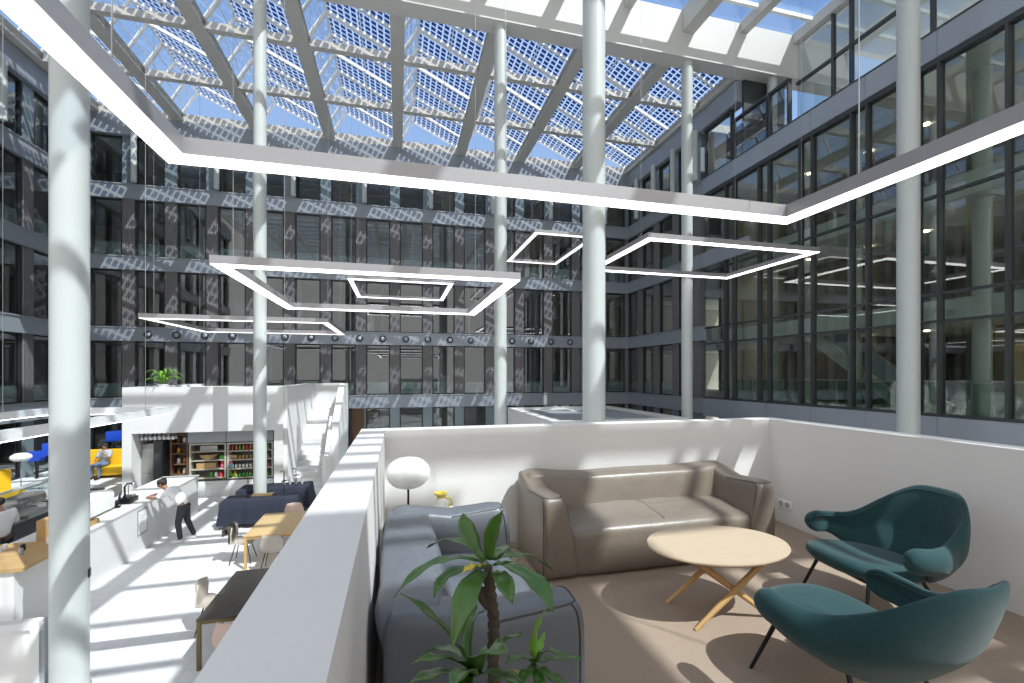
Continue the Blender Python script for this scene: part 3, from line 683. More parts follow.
q = NB(); tube(q, [P(489, 606, F0), P(483, 598, F0), P(480, 588, F0-.01)], [.014,.015,.010], 10); obj('stem_stub', q, 'bark', t, smooth=True, loc=L0)
c0 = crown
LF = [ # base px,v,F ; control ; tip ; width
 ((484,562,1.28),(464,535,1.30),(463,513,1.34),.062,0), ((490,560,1.28),(488,530,1.25),(503,510,1.22),.045,.5),
 ((482,558,1.28),(455,528,1.40),(426,549,1.50),.035,0), ((480,562,1.27),(430,548,1.20),(394,598,1.10),.034,0),
 ((484,568,1.27),(440,566,1.22),(434,598,1.18),.036,.3), ((484,572,1.26),(462,585,1.14),(452,648,1.08),.066,1.0),
 ((494,572,1.26),(506,578,1.18),(513,604,1.14),.05,-.6), ((494,560,1.29),(530,545,1.42),(559,577,1.50),.05,0),
 ((496,563,1.27),(545,575,1.18),(553,613,1.10),.05,-.4), ((494,558,1.29),(505,540,1.45),(522,552,1.6),.04,0),
 ((488,566,1.28),(470,552,1.42),(452,560,1.55),.035,0), ((492,566,1.26),(500,566,1.12),(520,560,1.02),.03,0),
 ((470,668,1.24),(450,625,1.20),(401,593,1.12),.056,.4), ((468,670,1.26),(455,610,1.32),(497,609,1.36),.03,.6),
 ((470,665,1.26),(462,625,1.36),(478,604,1.42),.035,0), ((472,672,1.22),(450,648,1.08),(410,664,1.0),.045,0),
 ((472,676,1.2),(440,668,1.08),(408,685,.98),.05,0), ((474,676,1.2),(480,640,1.02),(508,652,.95),.07,-.5),
 ((480,660,1.24),(500,640,1.2),(524,634,1.16),.04,0), ((474,670,1.22),(450,690,1.1),(470,720,1.0),.06,0),
 ((478,672,1.22),(500,672,1.08),(530,690,.98),.05,0), ((470,660,1.28),(440,640,1.4),(425,655,1.5),.04,0),
 ((478,664,1.26),(490,640,1.4),(505,640,1.5),.035,0), ((476,676,1.2),(460,660,1.0),(452,690,.92),.05,0)]
for a, c, b3, w, tw in LF: leafobj(t, L0, (P(*a), P(*c), P(*b3)), w, 'leaf', tw)
q = NB(); leaf(q, P(484,567,1.26), P(474,562,1.2), P(462,574,1.16), .028); obj('yellowed_leaf', q, 'yleaf', t, smooth=2, loc=L0)['label'] = 'yellowed leaf'
q = NB(); leaf(q, P(520,672,1.15), P(518,668,1.1), P(508,688,1.05), .03); obj('yellowed_leaf', q, 'yleaf', t, smooth=2, loc=L0)['label'] = 'yellowed leaf'
q = NB(); tube(q, [P(494,720,F0), P(515,690,1.2), P(534,664,1.15)], [.012,.009,.006], 10); obj('side_shoot', q, 'bark', t, smooth=True, loc=L0)
for a, c, b3, w in [((534,664,1.15),(530,640,1.15),(547,607,1.12),.026), ((534,664,1.15),(560,655,1.12),(583,660,1.08),.028), ((534,664,1.15),(545,645,1.1),(562,655,1.03),.03), ((534,664,1.15),(520,650,1.1),(505,664,1.05),.028), ((534,666,1.15),(550,675,1.08),(572,692,1.0),.03), ((534,666,1.15),(525,670,1.05),(512,700,1.0),.03), ((534,662,1.15),(538,650,1.2),(545,632,1.25),.022), ((534,666,1.15),(540,680,1.05),(545,705,1.0),.03)]:
    leafobj(t, L0, (P(*a), P(*c), P(*b3)), w, 'leafl' if w < .027 else 'leaf')
# ------------------------------------------------------------------ white kitchen volume and stairs
YV = 17.3; zt = -.44; xl = PY(122, YV); xr = PY(283, YV); xo0 = PY(131.5, YV); xo1 = PY(274, YV); zo = ZY(200, YV, 432)
bm = B_((xl, xo0, YV, 23.0, FL, zt), (xo1, xr, YV, 23.0, FL, zt), (xo0, xo1, YV, YV+.25, zo, zt), (xo0, xo1, YV+1.7, 23.0, FL, zt-.1), (xo0, xo1, YV+.25, YV+1.7, zo+.1, zo+.3))
struct('wall_kitchen', bm, 'white')
# staircase
sx0, sx1 = xr, -2.75; t = thing('staircase', 'white straight staircase climbing beside the kitchen volume', 'stairs', ((sx0+sx1)/2, 18.2, FL))
q = NB(); n = 15; rise = 2.7/n; run = .235
for k in range(n): box(q, sx0, sx1, 18.2+k*run, 23.0, FL+k*rise, FL+(k+1)*rise)
obj('steps', q, 'white', t, loc=t.location)
q = NB(); prism(q, [(18.0,FL),(18.0,-3.1),(18.6,-3.1),(20.0,-1.75),(20.0,FL)], 'x', sx1, sx1+.16); obj('parapet', q, 'white', t, loc=t.location)
q = NB(); prism(q, [(19.4,FL),(19.4,-2.0),(21.6,zt),(23.2,zt),(23.2,FL)], 'x', sx1+.16, sx1+.42); obj('parapet', q, 'white', t, loc=t.location)
q = B_((sx0, sx1+.42, 23.0, 23.2, FL, zt)); obj('landing_wall', q, 'white', t, loc=t.location)
q = NB(); prism(q, [(17.4,zt),(17.4,FL),(18.2,FL),(21.5,-1.6),(23.0,-1.6),(23.0,zt)], 'x', sx0, sx0+.12)
obj('side_wall', q, 'white', t, loc=t.location)
# kitchen contents
y0 = YV+.55
def KX(px): return PY(px, y0)
def KZ(px, v): return ZY(px, y0, v)
fz = KZ(150, 444); fx0, fx1 = KX(133.5), KX(154)
t = thing('refrigerator', 'tall stainless steel refrigerator in the kitchen opening', 'refrigerator', ((fx0+fx1)/2, y0, FL))
L_ = t.location
obj('body', B_((fx0, fx1, y0+.04, y0+.8, FL, fz)), 'inox', t, loc=L_)
zm = fz-1.0
obj('door', B_((fx0+.01, fx1-.01, y0, y0+.04, FL+.1, zm-.01)), 'inox', t, loc=L_); d = obj('door', B_((fx0+.01, fx1-.01, y0, y0+.04, zm+.01, fz-.15)), 'inox', t, loc=L_)
obj('handle', B_((fx0+.06, fx0+.09, y0-.05, y0, zm+.1, zm+.6)), 'alu', d, loc=L_)
d.children[0].location = (0, 0, 0)
obj('vent_grille', B_((fx0+.01, fx1-.01, y0+.01, y0+.04, fz-.13, fz-.01)), 'alu', t, loc=L_)
# dark tall cabinet beside
t = tag(obj('tall_cabinet', B_((KX(155), KX(164), y0-.1, y0+.7, FL, fz+.1), (KX(155)+.03, KX(164)-.03, y0-.12, y0-.1, FL+.1, fz)), 'frg'), 'dark tall cabinet right of the steel refrigerator', 'cabinet')
# hanging glasses
gb_ = NB(); lathe(gb_, [(.0001,0),(.035,0),(.036,-.005),(.006,-.012),(.005,-.09),(.03,-.12),(.042,-.17),(.036,-.21),(.030,-.21)], seg=14); gp = None
gg = glass('wine_glass', (.9, .93, .93), 1.5, 3.0)
rk = tag(obj('glass_rack', B_(*[(KX(133)+.0+.13*k, KX(133)+.02+.13*k, YV+.28, YV+.7, zo-.06, zo-.03) for k in range(11)], (KX(133), KX(163), YV+.28, YV+.30, zo-.03, zo-.01), (KX(133), KX(163), YV+.68, YV+.70, zo-.03, zo-.01)), 'inox'), 'steel rail rack of hanging glasses under the kitchen lintel', 'glass rack')
for j in range(2):
    for k in range(10):
        p = (KX(133)+.075+.13*k, YV+.38+.2*j, zo-.06)
        if gp is None: gp = tag(obj('wine_glass', gb_, 'paper', smooth=True), 'wine glass hanging upside down from the kitchen rack', 'glass', 'hanging wine glasses'); gp.location = p
        else: dup(gp, loc=p)
# wooden open shelf, goods shelf, drinks cooler
def shelf_unit(name, label, cat, px0, px1, v0, v1, nsh, mat, back='dark'):
    x0, x1 = KX(px0), KX(px1); z0, z1 = KZ(px0, v1), KZ(px0, v0); t = thing(name, label, cat, ((x0+x1)/2, y0, z0)); L = t.location
    obj('side_panel', B_((x0, x0+.05, y0, y0+.5, z0, z1)), mat, t, loc=L); obj('side_panel', B_((x1-.05, x1, y0, y0+.5, z0, z1)), mat, t, loc=L)
    obj('back_panel', B_((x0+.05, x1-.05, y0+.46, y0+.5, z0, z1)), back, t, loc=L); obj('top_panel', B_((x0+.05, x1-.05, y0, y0+.46, z1-.05, z1)), mat, t, loc=L)
    hs = []
    for k in range(nsh):
        z = z0+(z1-z0)*k/nsh; obj('shelf', B_((x0+.05, x1-.05, y0+.02, y0+.46, z, z+.035)), mat, t, loc=L); hs.append(z+.035)
    return x0+.08, x1-.08, hs
A = shelf_unit('wooden_shelf', 'dark brown wooden shelf beside the grey cabinets in the kitchen', 'shelf', 170, 188, 434, 476, 4, 'wood')
Bs = shelf_unit('goods_shelf', 'pale framed shelf with baskets and coloured packs', 'shelf', 189, 226, 444, 480, 4, 'shelf')
Cs = shelf_unit('drinks_cooler', 'pale framed drinks cooler full of small bottles', 'cooler', 227, 273, 443, 479, 4, 'shelf')
tag(obj('wall_panel', B_((KX(188), KX(226)-.01, y0, y0+.5, KZ(200, 443), zo), (KX(226)+.01, KX(273), y0, y0+.5, KZ(200, 443)+.0, zo)), 'gray'), 'grey blue panels above the goods shelf and cooler', 'panel')
t = thing('base_cabinet', 'white base cabinet under the goods shelf and cooler', 'cabinet', (KX(230), y0, FL))
obj('body', B_((KX(189), KX(273), y0, y0+.5, FL, KZ(230, 480.5))), 'white', t, loc=t.location)
for k in range(2):
    a = KX(189)+k*(KX(273)-KX(189))/2
    obj('door', B_((a+.01, a+(KX(273)-KX(189))/2-.01, y0-.02, y0, FL+.08, KZ(230, 481.5)-.04)), 'white', t, loc=t.location)
def item(kind, x, y, z, m, s=1.0):
    q = NB()
    if kind == 'bottle': lathe(q, [(.0001,0),(.035,0),(.036,.13),(.014,.18),(.013,.24),(.0001,.24)], seg=10)
    elif kind == 'can': lathe(q, [(.0001,0),(.04,0),(.042,.01),(.042,.12),(.038,.13),(.0001,.13)], seg=10)
    elif kind == 'basket': lathe(q, [(.0001,0),(.20,0),(.26,.10),(.31,.18),(.28,.18),(.22,.06),(.0001,.05)], seg=18)
    elif kind == 'box': box(q, -.09, .09, -.06, .06, 0, .13); bmesh.ops.bevel(q, geom=list(q.edges), offset=.01, segments=1, affect='EDGES')
    elif kind == 'jar': lathe(q, [(.0001,0),(.05,0),(.055,.02),(.055,.12),(.04,.15),(.042,.17),(.0001,.17)], seg=12)
    elif kind == 'crate':
        box(q, -.3, .3, -.15, -.13, 0, .2); box(q, -.3, .3, .13, .15, 0, .2); box(q, -.3, -.28, -.13, .13, 0, .2); box(q, .28, .3, -.13, .13, 0, .2); box(q, -.28, .28, -.13, .13, 0, .02)
    for v in q.verts: v.co *= s
    o = obj(kind, q, m, smooth=(kind not in ('box', 'crate'))); o.location = (x, y, z); return o
cache = {}
def place(kind, x, y, z, m, label, cat, group=None, s=1.0, name=None):
    key = (kind, m, s)
    if key in cache: o = cache[key].copy(); C.objects.link(o); o.location = (x, y, z); 
    else: o = item(kind, x, y, z, m, s); cache[key] = o
    for k in ('group',):
        if k in o.keys(): del o[k]
    if name: o.name = name
    tag(o, label, cat, group); return o
yk = y0+.16
# goods shelf (hs from bottom)
x0, x1, hs = Bs; 
place('basket', x0+.45, yk+.08, hs[2], 'lwood', 'round wicker basket on the second shelf of the goods shelf', 'basket', name='basket')
for k in range(3): place('box', x0+.9+.19*k, yk, hs[2], ('green', 'whitep', 'lwood')[k], ('green', 'white', 'brown')[k]+' carton right of the round wicker basket', 'carton', name='carton')
place('crate', x0+.42, yk+.05, hs[1], 'lwood', 'pale wooden crate on the goods shelf, left of the pink packs', 'crate', name='crate')
for k in range(4): place('box', x0+.95+.19*(k % 2), yk, hs[1]+.13*(k//2), ('pinkp', 'cyanp', 'red', 'pinkp')[k], 'bright pink, red or blue pack stacked beside the wooden crate', 'pack', 'stacked packs beside the crate', name='pack')
for k in range(6): place('jar', x0+.55+.15*k, yk, hs[0], ('green', 'whitep', 'red', 'whitep', 'green', 'amber')[k], 'coloured jar on the lowest shelf of the goods shelf', 'jar', 'jars on the goods shelf', name='jar')
o = place('crate', x0+.5, yk+.05, hs[3], 'inox', 'steel tray stand on the top shelf of the goods shelf', 'tray', s=.9, name='tray')
for k in range(3): place('jar', x0+.3+.2*k, yk, hs[3]+.02, 'inox', 'steel pot on the top shelf of the goods shelf', 'pot', 'steel pots on the goods shelf', s=.95, name='pot')
x0, x1, hs = Cs
row = 0
for r_, cols in ((3, ('amber', 'green', 'amber', 'red')), (2, ('whitep', 'green', 'lwood')), (1, ('whitep', 'whitep', 'pinkp')), (0, ('green', 'whitep', 'inox'))):
    n = int((x1-x0)/.115)
    for k in range(n): place('bottle' if r_ == 3 else 'can', x0+.05+.115*k, yk, hs[r_], cols[(k*3+r_) % len(cols)] if r_ != 1 else ('whitep' if k < n*.5 else 'pinkp'), ['white, green or grey can on the lowest cooler shelf', 'white or pink can on the second lowest cooler shelf', 'white, green or brown can on the second cooler shelf from the top', 'small coloured bottle on the top cooler shelf'][r_], 'bottle' if r_ == 3 else 'can', ['cans, lowest cooler shelf', 'cans, second lowest cooler shelf', 'cans, upper cooler shelf', 'bottles, top cooler shelf'][r_], s=.95, name='bottle' if r_ == 3 else 'can')
x0, x1, hs = A
for r_ in range(4):
    for k in range(3): place('jar', x0+.1+.18*k, yk+.05, hs[r_], ('wood', 'whitep', 'amber')[(k+r_) % 3], 'jar on the dark brown wooden shelf', 'jar', 'jars on the brown wooden shelf', s=1.05, name='jar')
# spider plant on the volume
sp = Vector((PY(163, YV+.3), YV+.3, zt)); t = thing('spider_plant', 'bright green spider plant on top of the white kitchen volume', 'plant', sp)
q = NB(); lathe(q, [(.0001,0),(.14,0),(.17,.10),(.15,.10),(.0001,.07)], seg=24); obj('pot', q, 'white', t, smooth=True)
random.seed(5); q = NB()
for k in range(46):
    a = random.uniform(0, 6.28); L = random.uniform(.3, .62); h = random.uniform(.25, .85)
    leaf(q, (0,0,.07), (math.cos(a)*L*.5, math.sin(a)*L*.5, .1+h), (math.cos(a)*L, math.sin(a)*L, .05+h*.5), .065, 8)
obj('leaves', q, 'leafl', t, smooth=2)
# ------------------------------------------------------------------ coffee counter
CZ = -3.13; t = thing('service_counter', 'long white service counter running along the left of the hall', 'counter', (-6.4, 12.4, FL)); L = t.location
obj('front_panel', B_((-6.08, -6.0, 9.0, 15.9, FL, CZ-.04)), 'white', t, loc=L)
obj('end_panel', B_((-6.9, -6.08, 9.0, 9.08, FL, CZ-.04), (-6.9, -6.08, 15.82, 15.9, FL, CZ-.04)), 'white', t, loc=L)
obj('worktop', B_((-6.95, -5.98, 10.3, 15.93, CZ-.04, CZ)), 'white', t, loc=L)
obj('wooden_worktop', B_((-7.9, -5.85, 8.95, 10.3, CZ-.05, CZ+.01)), 'lwood', t, loc=L)
# low white screen in front
t = thing('low_screen', 'low white framed screen wall at the bottom left corner', 'screen', (-5.5, 7.55, FL)); L = t.location; sz = ZY(40, 7.5, 621)
xs = PY(40, 7.5)
obj('panel', B_((-7.5, xs-.1, 7.52, 7.58, FL, sz-.1)), 'wwall', t, loc=L)
obj('frame', B_((-7.5, xs, 7.48, 7.62, sz-.1, sz), (xs-.1, xs, 7.48, 7.62, FL, sz-.1)), 'white', t, loc=L)
obj('side_return', B_((xs, xs+.05, 7.5, 7.66, FL, sz-.03)), 'gray', t, loc=L)
# back counter with equipment
t = thing('back_counter', 'dark work counter with steel top behind the barista', 'counter', (-8.9, 12.5, FL)); L = t.location
obj('body', B_((-9.2, -8.55, 9.5, 16.0, FL, -3.45)), 'frg', t, loc=L); obj('worktop', B_((-9.25, -8.5, 9.45, 16.05, -3.45, -3.4)), 'inox', t, loc=L)
t = thing('glass_screen', 'long sloping glass screen with white rail behind the coffee bar', 'screen', (-9.6, 13, FL)); L = t.location
obj('pane', B_((-9.62, -9.60, 9.5, 16.5, FL, -3.02)), glass('screen_glass', (.75, .8, .8), 1.5, 1.5), t, loc=L); obj('rail', B_((-9.65, -9.57, 9.5, 16.5, -3.02, -2.97)), 'white', t, loc=L)
# espresso machine
def espresso(label, x, y, z, rz=0, mat='inox'):
    t = thing('espresso_machine', label, 'coffee machine', (x, y, z), rz)
    obj('body', B_((-.28, .28, -.45, .45, .06, .42)), mat, t, bevel=.02); obj('drip_tray', B_((.2, .46, -.40, .40, .0, .07)), 'inox', t)
    for k in (-1, 1):
        q = NB(); lathe(q, [(.0001,0),(.04,0),(.04,-.06),(.0001,-.06)], c=(.34, k*.2, .33), seg=14); obj('group_head', q, 'inox', t, smooth=True)
        q = NB(); tube(q, [(.34, k*.2, .26), (.50, k*.2, .25)], .013, 8); obj('portafilter_handle', q, 'black', t, smooth=True)
    [obj('cup_rail', B_((-.26, .26, c-.007, c+.007, .42, .47)), 'inox', t) for c in (-.42, .42)]
espresso('black espresso machine on the back counter behind the column', -8.85, 11.6, -3.4, 0, 'black')
espresso('steel espresso machine on the back counter, beside the brown boxes', -8.85, 13.4, -3.4)
espresso('white coffee machine on the service counter right of the column', -6.62, 11.87, CZ, R(180), 'whitep')
for k, p in enumerate([(-9.15, 10.9, -3.4), (-8.9, 12.6, -3.4)]):
    place('crate', *p, 'lwood', ['brown box with yellow top behind the barista, left', 'brown box stacked behind the barista, right'][k], 'box', s=1.0, name='box')
t = thing('till', 'small till with purple lit screen on the service counter', 'till', (-6.4, 12.52, CZ), R(-70))
obj('stand', B_((-.03, .03, -.03, .03, 0, .16), (-.1, .1, -.07, .07, 0, .015)), 'black', t); q = B_((-.15, .15, -.012, .012, .14, .36)); q.transform(Matrix.Rotation(R(-12), 4, 'X')); obj('case', q, 'black', t)
q = B_((-.13, .13, -.016, -.012, .16, .34)); q.transform(Matrix.Rotation(R(-12), 4, 'X')); obj('screen', q, 'purple', t)
t = thing('wooden_display', 'small open wooden display box on the counter beside the column', 'display box', (-6.35, 10.68, CZ+.001))
obj('box', B_((-.2, .2, -.35, -.32, 0, .38), (-.2, .2, .32, .35, 0, .38), (-.2, .2, -.32, .32, .35, .38), (-.2, .2, -.32, .32, 0, .03), (-.2, -.17, -.32, .32, .03, .35)), 'lwood', t); obj('pack', B_((-.1, .05, -.2, .1, .03, .22)), 'paper', t)
t = thing('tray', 'low wooden tray at the counter edge right of the column', 'tray', (-6.3, 11.2, CZ+.001)); obj('base', B_((-.2, .2, -.13, .13, 0, .03)), 'lwood', t); obj('rim', B_((-.2, .2, -.13, -.11, .03, .1), (-.2, .2, .11, .13, .03, .1), (-.2, -.18, -.11, .11, .03, .1), (.18, .2, -.11, .11, .03, .1)), 'lwood', t)
t = thing('grinder', 'black coffee grinder on the counter, left of the menu sheet', 'grinder', (-6.4, 12.95, CZ)); obj('base', B_((-.14, .14, -.2, .2, 0, .12)), 'black', t, bevel=.01)
q = NB(); tube(q, [(0,-.1,.12),(0,-.12,.4),(.05,-.1,.48),(.12,-.05,.46)], .022, 8); obj('arm', q, 'black', t, smooth=True); obj('cup_rack', B_((-.1, .1, 0, .16, .12, .17)), 'inox', t)
t = thing('tap', 'slim steel swan neck tap on the counter by the leaning man', 'tap', (-6.6, 13.4, CZ)); q = NB(); tube(q, [(0,0,0),(0,0,.32),(.03,0,.38),(.10,0,.38),(.13,0,.33)], .012, 8); obj('spout', q, 'inox', t, smooth=True); q = NB(); lathe(q, [(.0001,0),(.03,0),(.03,.03),(.0001,.03)], seg=14); obj('base', q, 'inox', t)
t = thing('menu_sheet', 'framed menu sheet hanging on the front of the service counter', 'sign', (-5.995, 12.75, -3.55)); obj('sheet', B_((0, .006, -.22, .22, -.32, .3)), 'gray', t); obj('paper', B_((.006, .008, -.18, .18, -.27, .25)), 'paper', t)
obj('print', B_(*[(.008, .009, -.10, .10-.04*(k % 3), .12-.06*k, .135-.06*k) for k in range(4)]), 'gray', t)
place('jar', -6.35, 14.6, CZ, 'black', 'black round jar on the counter past the leaning man', 'jar', s=1.3, name='jar')
# clutter on the near wooden top and back counter
random.seed(11)
for k in range(22): place('can', -7.7+random.random()*1.5, 9.15+random.random()*1.0, CZ+.01, ('whitep', 'gray', 'inox', 'black')[k % 4], 'small cup or glass crowded on the near wooden counter top', 'cup', 'cups on the wooden counter top', s=.8, name='cup')
for k in range(10): place('jar', -8.85, 9.75+.22*k+(.9 if k > 5 else 0)+(1.2 if k > 7 else 0), -3.4, ('black', 'whitep', 'amber')[k % 3], 'jar or cup beside the machines on the back counter', 'jar', 'jars on the back counter', s=1.0, name='jar')
# lounge area behind the bar
def bench(label, x, y, L, rz):
    t = thing('lounge_bench', label, 'bench', (x, y, FL), rz); obj('seat', B_((-L/2, L/2, -.35, .35, .12, .46)), 'yellow', t, bevel=.03); obj('backrest', B_((-L/2, L/2, .35, .55, .12, 1.1)), 'yellow', t, bevel=.04)
    for s in (-1, 1): obj('leg', B_((s*(L/2-.1)-.03, s*(L/2-.1)+.03, -.3, .3, 0, .12)), 'black', t)
bench('yellow high backed bench with a seated man, left of the kitchen', -11.6, 22.4, 2.6, 0); bench('yellow bench at the far left beyond the coffee bar', -12.9, 17.6, 2.4, R(60))
q = NB()
lp = P(21, 457, 13.2); t = thing('floor_lamp', 'lamp with flat white oval shade beyond the coffee bar', 'lamp', (lp.x, lp.y, FL)); h = lp.z-FL
q = NB(); lathe(q, [(.0001,-.12),(.15,-.11),(.235,-.04),(.24,0),(.22,.05),(.13,.11),(.0001,.12)], c=(0,0,h), seg=28); obj('globe_shade', q, 'globe', t, smooth=2); q = NB(); tube(q, [(0,0,.02),(0,0,h-.1)], .012, 8); obj('pole', q, 'alu', t); q = NB(); lathe(q, [(.0001,0),(.14,0),(.14,.02),(.0001,.02)], seg=20); obj('base', q, 'alu', t)
for px, v, w, lab in [(37, 456, .26, 'blue screen on the ground floor facade, left one'), (53, 449, .32, 'blue screen on the ground floor facade, right one'), (114, 436, .28, 'small blue screen behind the seated man')]:
    r = (px-512)/f; F_ = (XL+.5)/(sn+r*cs) if px < 90 else 23.0; p = P(px, v, min(F_, 18.5) if px < 90 else 20.0); t = thing('screen', lab, 'screen', p, R(35)); obj('display', B_((-w, w, -.03, 0, -w*.8, w*.8)), 'blue', t, bevel=.01); obj('stand', B_((-.05, .05, 0, .06, p.z*-1+FL, .3)), 'black', t)
# ------------------------------------------------------------------ cafe tables and chairs
def table(label, x0, x1, y0_, y1_, mt, ml, w=.05):
    t = thing('cafe_table', label, 'table', ((x0+x1)/2, (y0_+y1_)/2, FL)); a, b3 = (x1-x0)/2, (y1_-y0_)/2
    obj('table_top', B_((-a, a, -b3, b3, .715, .745)), mt, t, bevel=.004)
    for sx in (-1, 1):
        for sy in (-1, 1): obj('leg', B_((sx*(a-.03)-w/2, sx*(a-.03)+w/2, sy*(b3-.03)-w/2, sy*(b3-.03)+w/2, 0, .715)), ml, t)
    [obj('apron', B_((-a+.05, a-.05, c-.01, c+.01, .66, .715)), ml, t) for c in (-b3+.03, b3-.03)]
table('pale oak rectangular table beyond the terrace wall', -3.28, -2.2, 11.0, 12.65, 'oaktab', 'oakleg')
table('dark brown rectangular table just left of the terrace wall', -2.83, -1.75, 7.42, 9.1, 'darktab', 'brass')
def cchair(label, x, y, rz, mat, legm='black'):
    t = thing('cafe_chair', label, 'chair', (x, y, FL), rz)       # faces -y
    q = NB(); N = 10; g = []
    for i in range(N+1):
        r = []
        for j in range(N+1):
            u = -1+2*i/N; v = j/N
            if v < .5: y_ = -.22+.42*(v/.5); z = .45-.02*(1-u*u)+.02*(v < .1)
            else: k = (v-.5)/.5; y_ = .20+.08*k-.10*u*u*k; z = .45+.38*k-.02*(1-u*u)*(1-k)
            wd = .24*(1-.25*max(0, v-.8)/.2*abs(u)) ; z += .05*abs(u)**3*(v > .3)*(v < .75)
            r.append(q.verts.new((u*wd, y_, z)))
        g.append(r)
    for i in range(N):
        for j in range(N): q.faces.new((g[i][j], g[i+1][j], g[i+1][j+1], g[i][j+1]))
    o = obj('seat_shell', q, mat, t, smooth=2); s = o.modifiers.new('solid', 'SOLIDIFY'); s.thickness = .02
    for sx in (-1, 1):
        for sy in (-1, 1): q = NB(); tube(q, [(sx*.13, sy*.12, .43), (sx*.22, sy*.22, 0)], [.012, .009], 8); obj('leg', q, legm, t, smooth=True)
    return t
cchair('beige shell chair with a coat on it, left of the oak table', -3.45, 11.55, R(90), 'shell')
cchair('grey beige chair tucked in at the near end of the oak table', -2.66, 10.9, R(180), 'shell')
cchair('beige chair behind the oak table', -2.7, 12.95, 0, 'pink')
cchair('pale shell chair at the left side of the dark table', -3.0, 8.6, R(90), 'shell')
cchair('pale pink shell chair at the near end of the dark table', -2.28, 7.3, R(180), 'pink')
# coat draped on chair back
q = NB(); N = 14; g = []
for i in range(N+1):
    r = []
    for j in range(N+1):
        u = -1+2*i/N; v = j/N; x = -.30+.10*math.cos(v*math.pi)*-1*.9 + .02*math.sin(u*9+v*5)
        z = .86-.62*abs(v-.35)**1.1+.02*math.sin(u*7); xx = (-.25-.07*(1 if v < .35 else -.2)*(1 if abs(v-.35) > .08 else 0))-.02*math.sin(u*11)
        r.append(q.verts.new((xx, u*.22*(1-.25*(v > .6)), z)))
    g.append(r)
for i in range(N):
    for j in range(N): q.faces.new((g[i][j], g[i+1][j], g[i+1][j+1], g[i][j+1]))
o = obj('coat', q, 'coat', smooth=2); o.location = (-3.45, 11.55, FL); s = o.modifiers.new('solid', 'SOLIDIFY'); s.thickness = .035; tag(o, 'dark olive coat hung over the back of a beige chair', 'coat')
# navy covered tables
def ctable(label, x0, x1, y0_, y1_, h=.76):
    t = thing('covered_table', label, 'table', ((x0+x1)/2, (y0_+y1_)/2, FL)); a, b3 = (x1-x0)/2, (y1_-y0_)/2
    obj('table_top', B_((-a+.02, a-.02, -b3+.02, b3-.02, h-.04, h-.006)), 'wood', t)
    for sx in (-1, 1):
        for sy in (-1, 1): obj('leg', B_((sx*(a-.12)-.02, sx*(a-.12)+.02, sy*(b3-.1)-.02, sy*(b3-.1)+.02, 0, h-.04)), 'black', t)
    c = NB(); N = 80; top = []; bot = []; mid = []
    per = []
    for k in range(N):
        s = k/N*4; e = int(s); q_ = s-e
        px_, py_ = [(-a+2*a*q_, -b3), (a, -b3+2*b3*q_), (a-2*a*q_, b3), (-a, b3-2*b3*q_)][e]; per.append((px_, py_))
    def ring(off, z, wav):
        out = []
        for k, (x, y) in enumerate(per):
            n = Vector((x/a if abs(abs(x)-a) < .02 else x/a*.3, y/b3 if abs(abs(y)-b3) < .02 else y/b3*.3, 0)).normalized()
            o_ = off+wav*math.sin(k*1.9)+wav*.6*math.sin(k*.83); corner = 1+(.9 if (abs(x) > a*.93 and abs(y) > b3*.93) else 0)
            out.append(c.verts.new((x+n.x*o_*corner, y+n.y*o_*corner, z)))
        return out
    rs = [ring(0, h, 0), ring(.015, h-.02, .003), ring(.03, h-.3, .012), ring(.05, h-.5, .025), ring(.06, .12, .035)]
    c.faces.new(rs[0])
    for r0, r1 in zip(rs, rs[1:]):
        for k in range(N): c.faces.new((r0[k], r0[(k+1) % N], r1[(k+1) % N], r1[k]))
    o = obj('tablecloth', c, 'cloth', smooth=True); o.location = t.location; tag(o, 'navy cloth draped over the '+label.split('covered ')[1], 'tablecloth')
    return t
ctable('cloth covered table standing before the thin column', -4.75, -2.85, 14.0, 14.72); ctable('cloth covered table standing behind the thin column', -4.75, -2.75, 15.3, 16.05)
q = NB(); lathe(q, [(.20,0),(.34,0),(.34,.03),(.20,.03)], seg=36)
for k, (px, v, h) in enumerate([(248, 499, .62), (284, 497, .72), (296, 489, .55)]):
    y = (14.35, 14.4, 15.6)[k]; x = PY(px, y); t = thing('tap_stand', ['slim black tap stand on the front covered table, left of the column', 'slim black tap stand on the front covered table, right of the column', 'slim black tap stand on the rear covered table'][k], 'tap stand', (x, y, FL+.76))
    q = NB(); tube(q, [(0,0,0),(0,0,h*.8),(.0,-.02,h*.95),(-.06,-.02,h),(-.10,-.02,h*.93)], .014, 8); obj('neck', q, 'black', t, smooth=True); q = NB(); lathe(q, [(.0001,0),(.06,0),(.06,.02),(.0001,.02)], seg=16); obj('foot', q, 'black', t); q = NB(); tube(q, [(-.07,0,h*.55),(.09,0,h*.6)], .016, 8); obj('lever', q, 'black', t, smooth=True)
for k in range(4): place('bottle', PY(284+6*k, 15.75), 15.75, FL+.762, 'gray', 'grey bottle on the rear covered table', 'bottle', 'bottles on the rear covered table', s=1.0, name='bottle')
t = thing('wooden_board', 'pale wooden board on the front covered table by the column foot', 'board', (PY(262, 14.6), 14.55, FL+.76)); obj('board', B_((-.25, .3, -.12, .12, 0, .03)), 'lwood', t, bevel=.006)
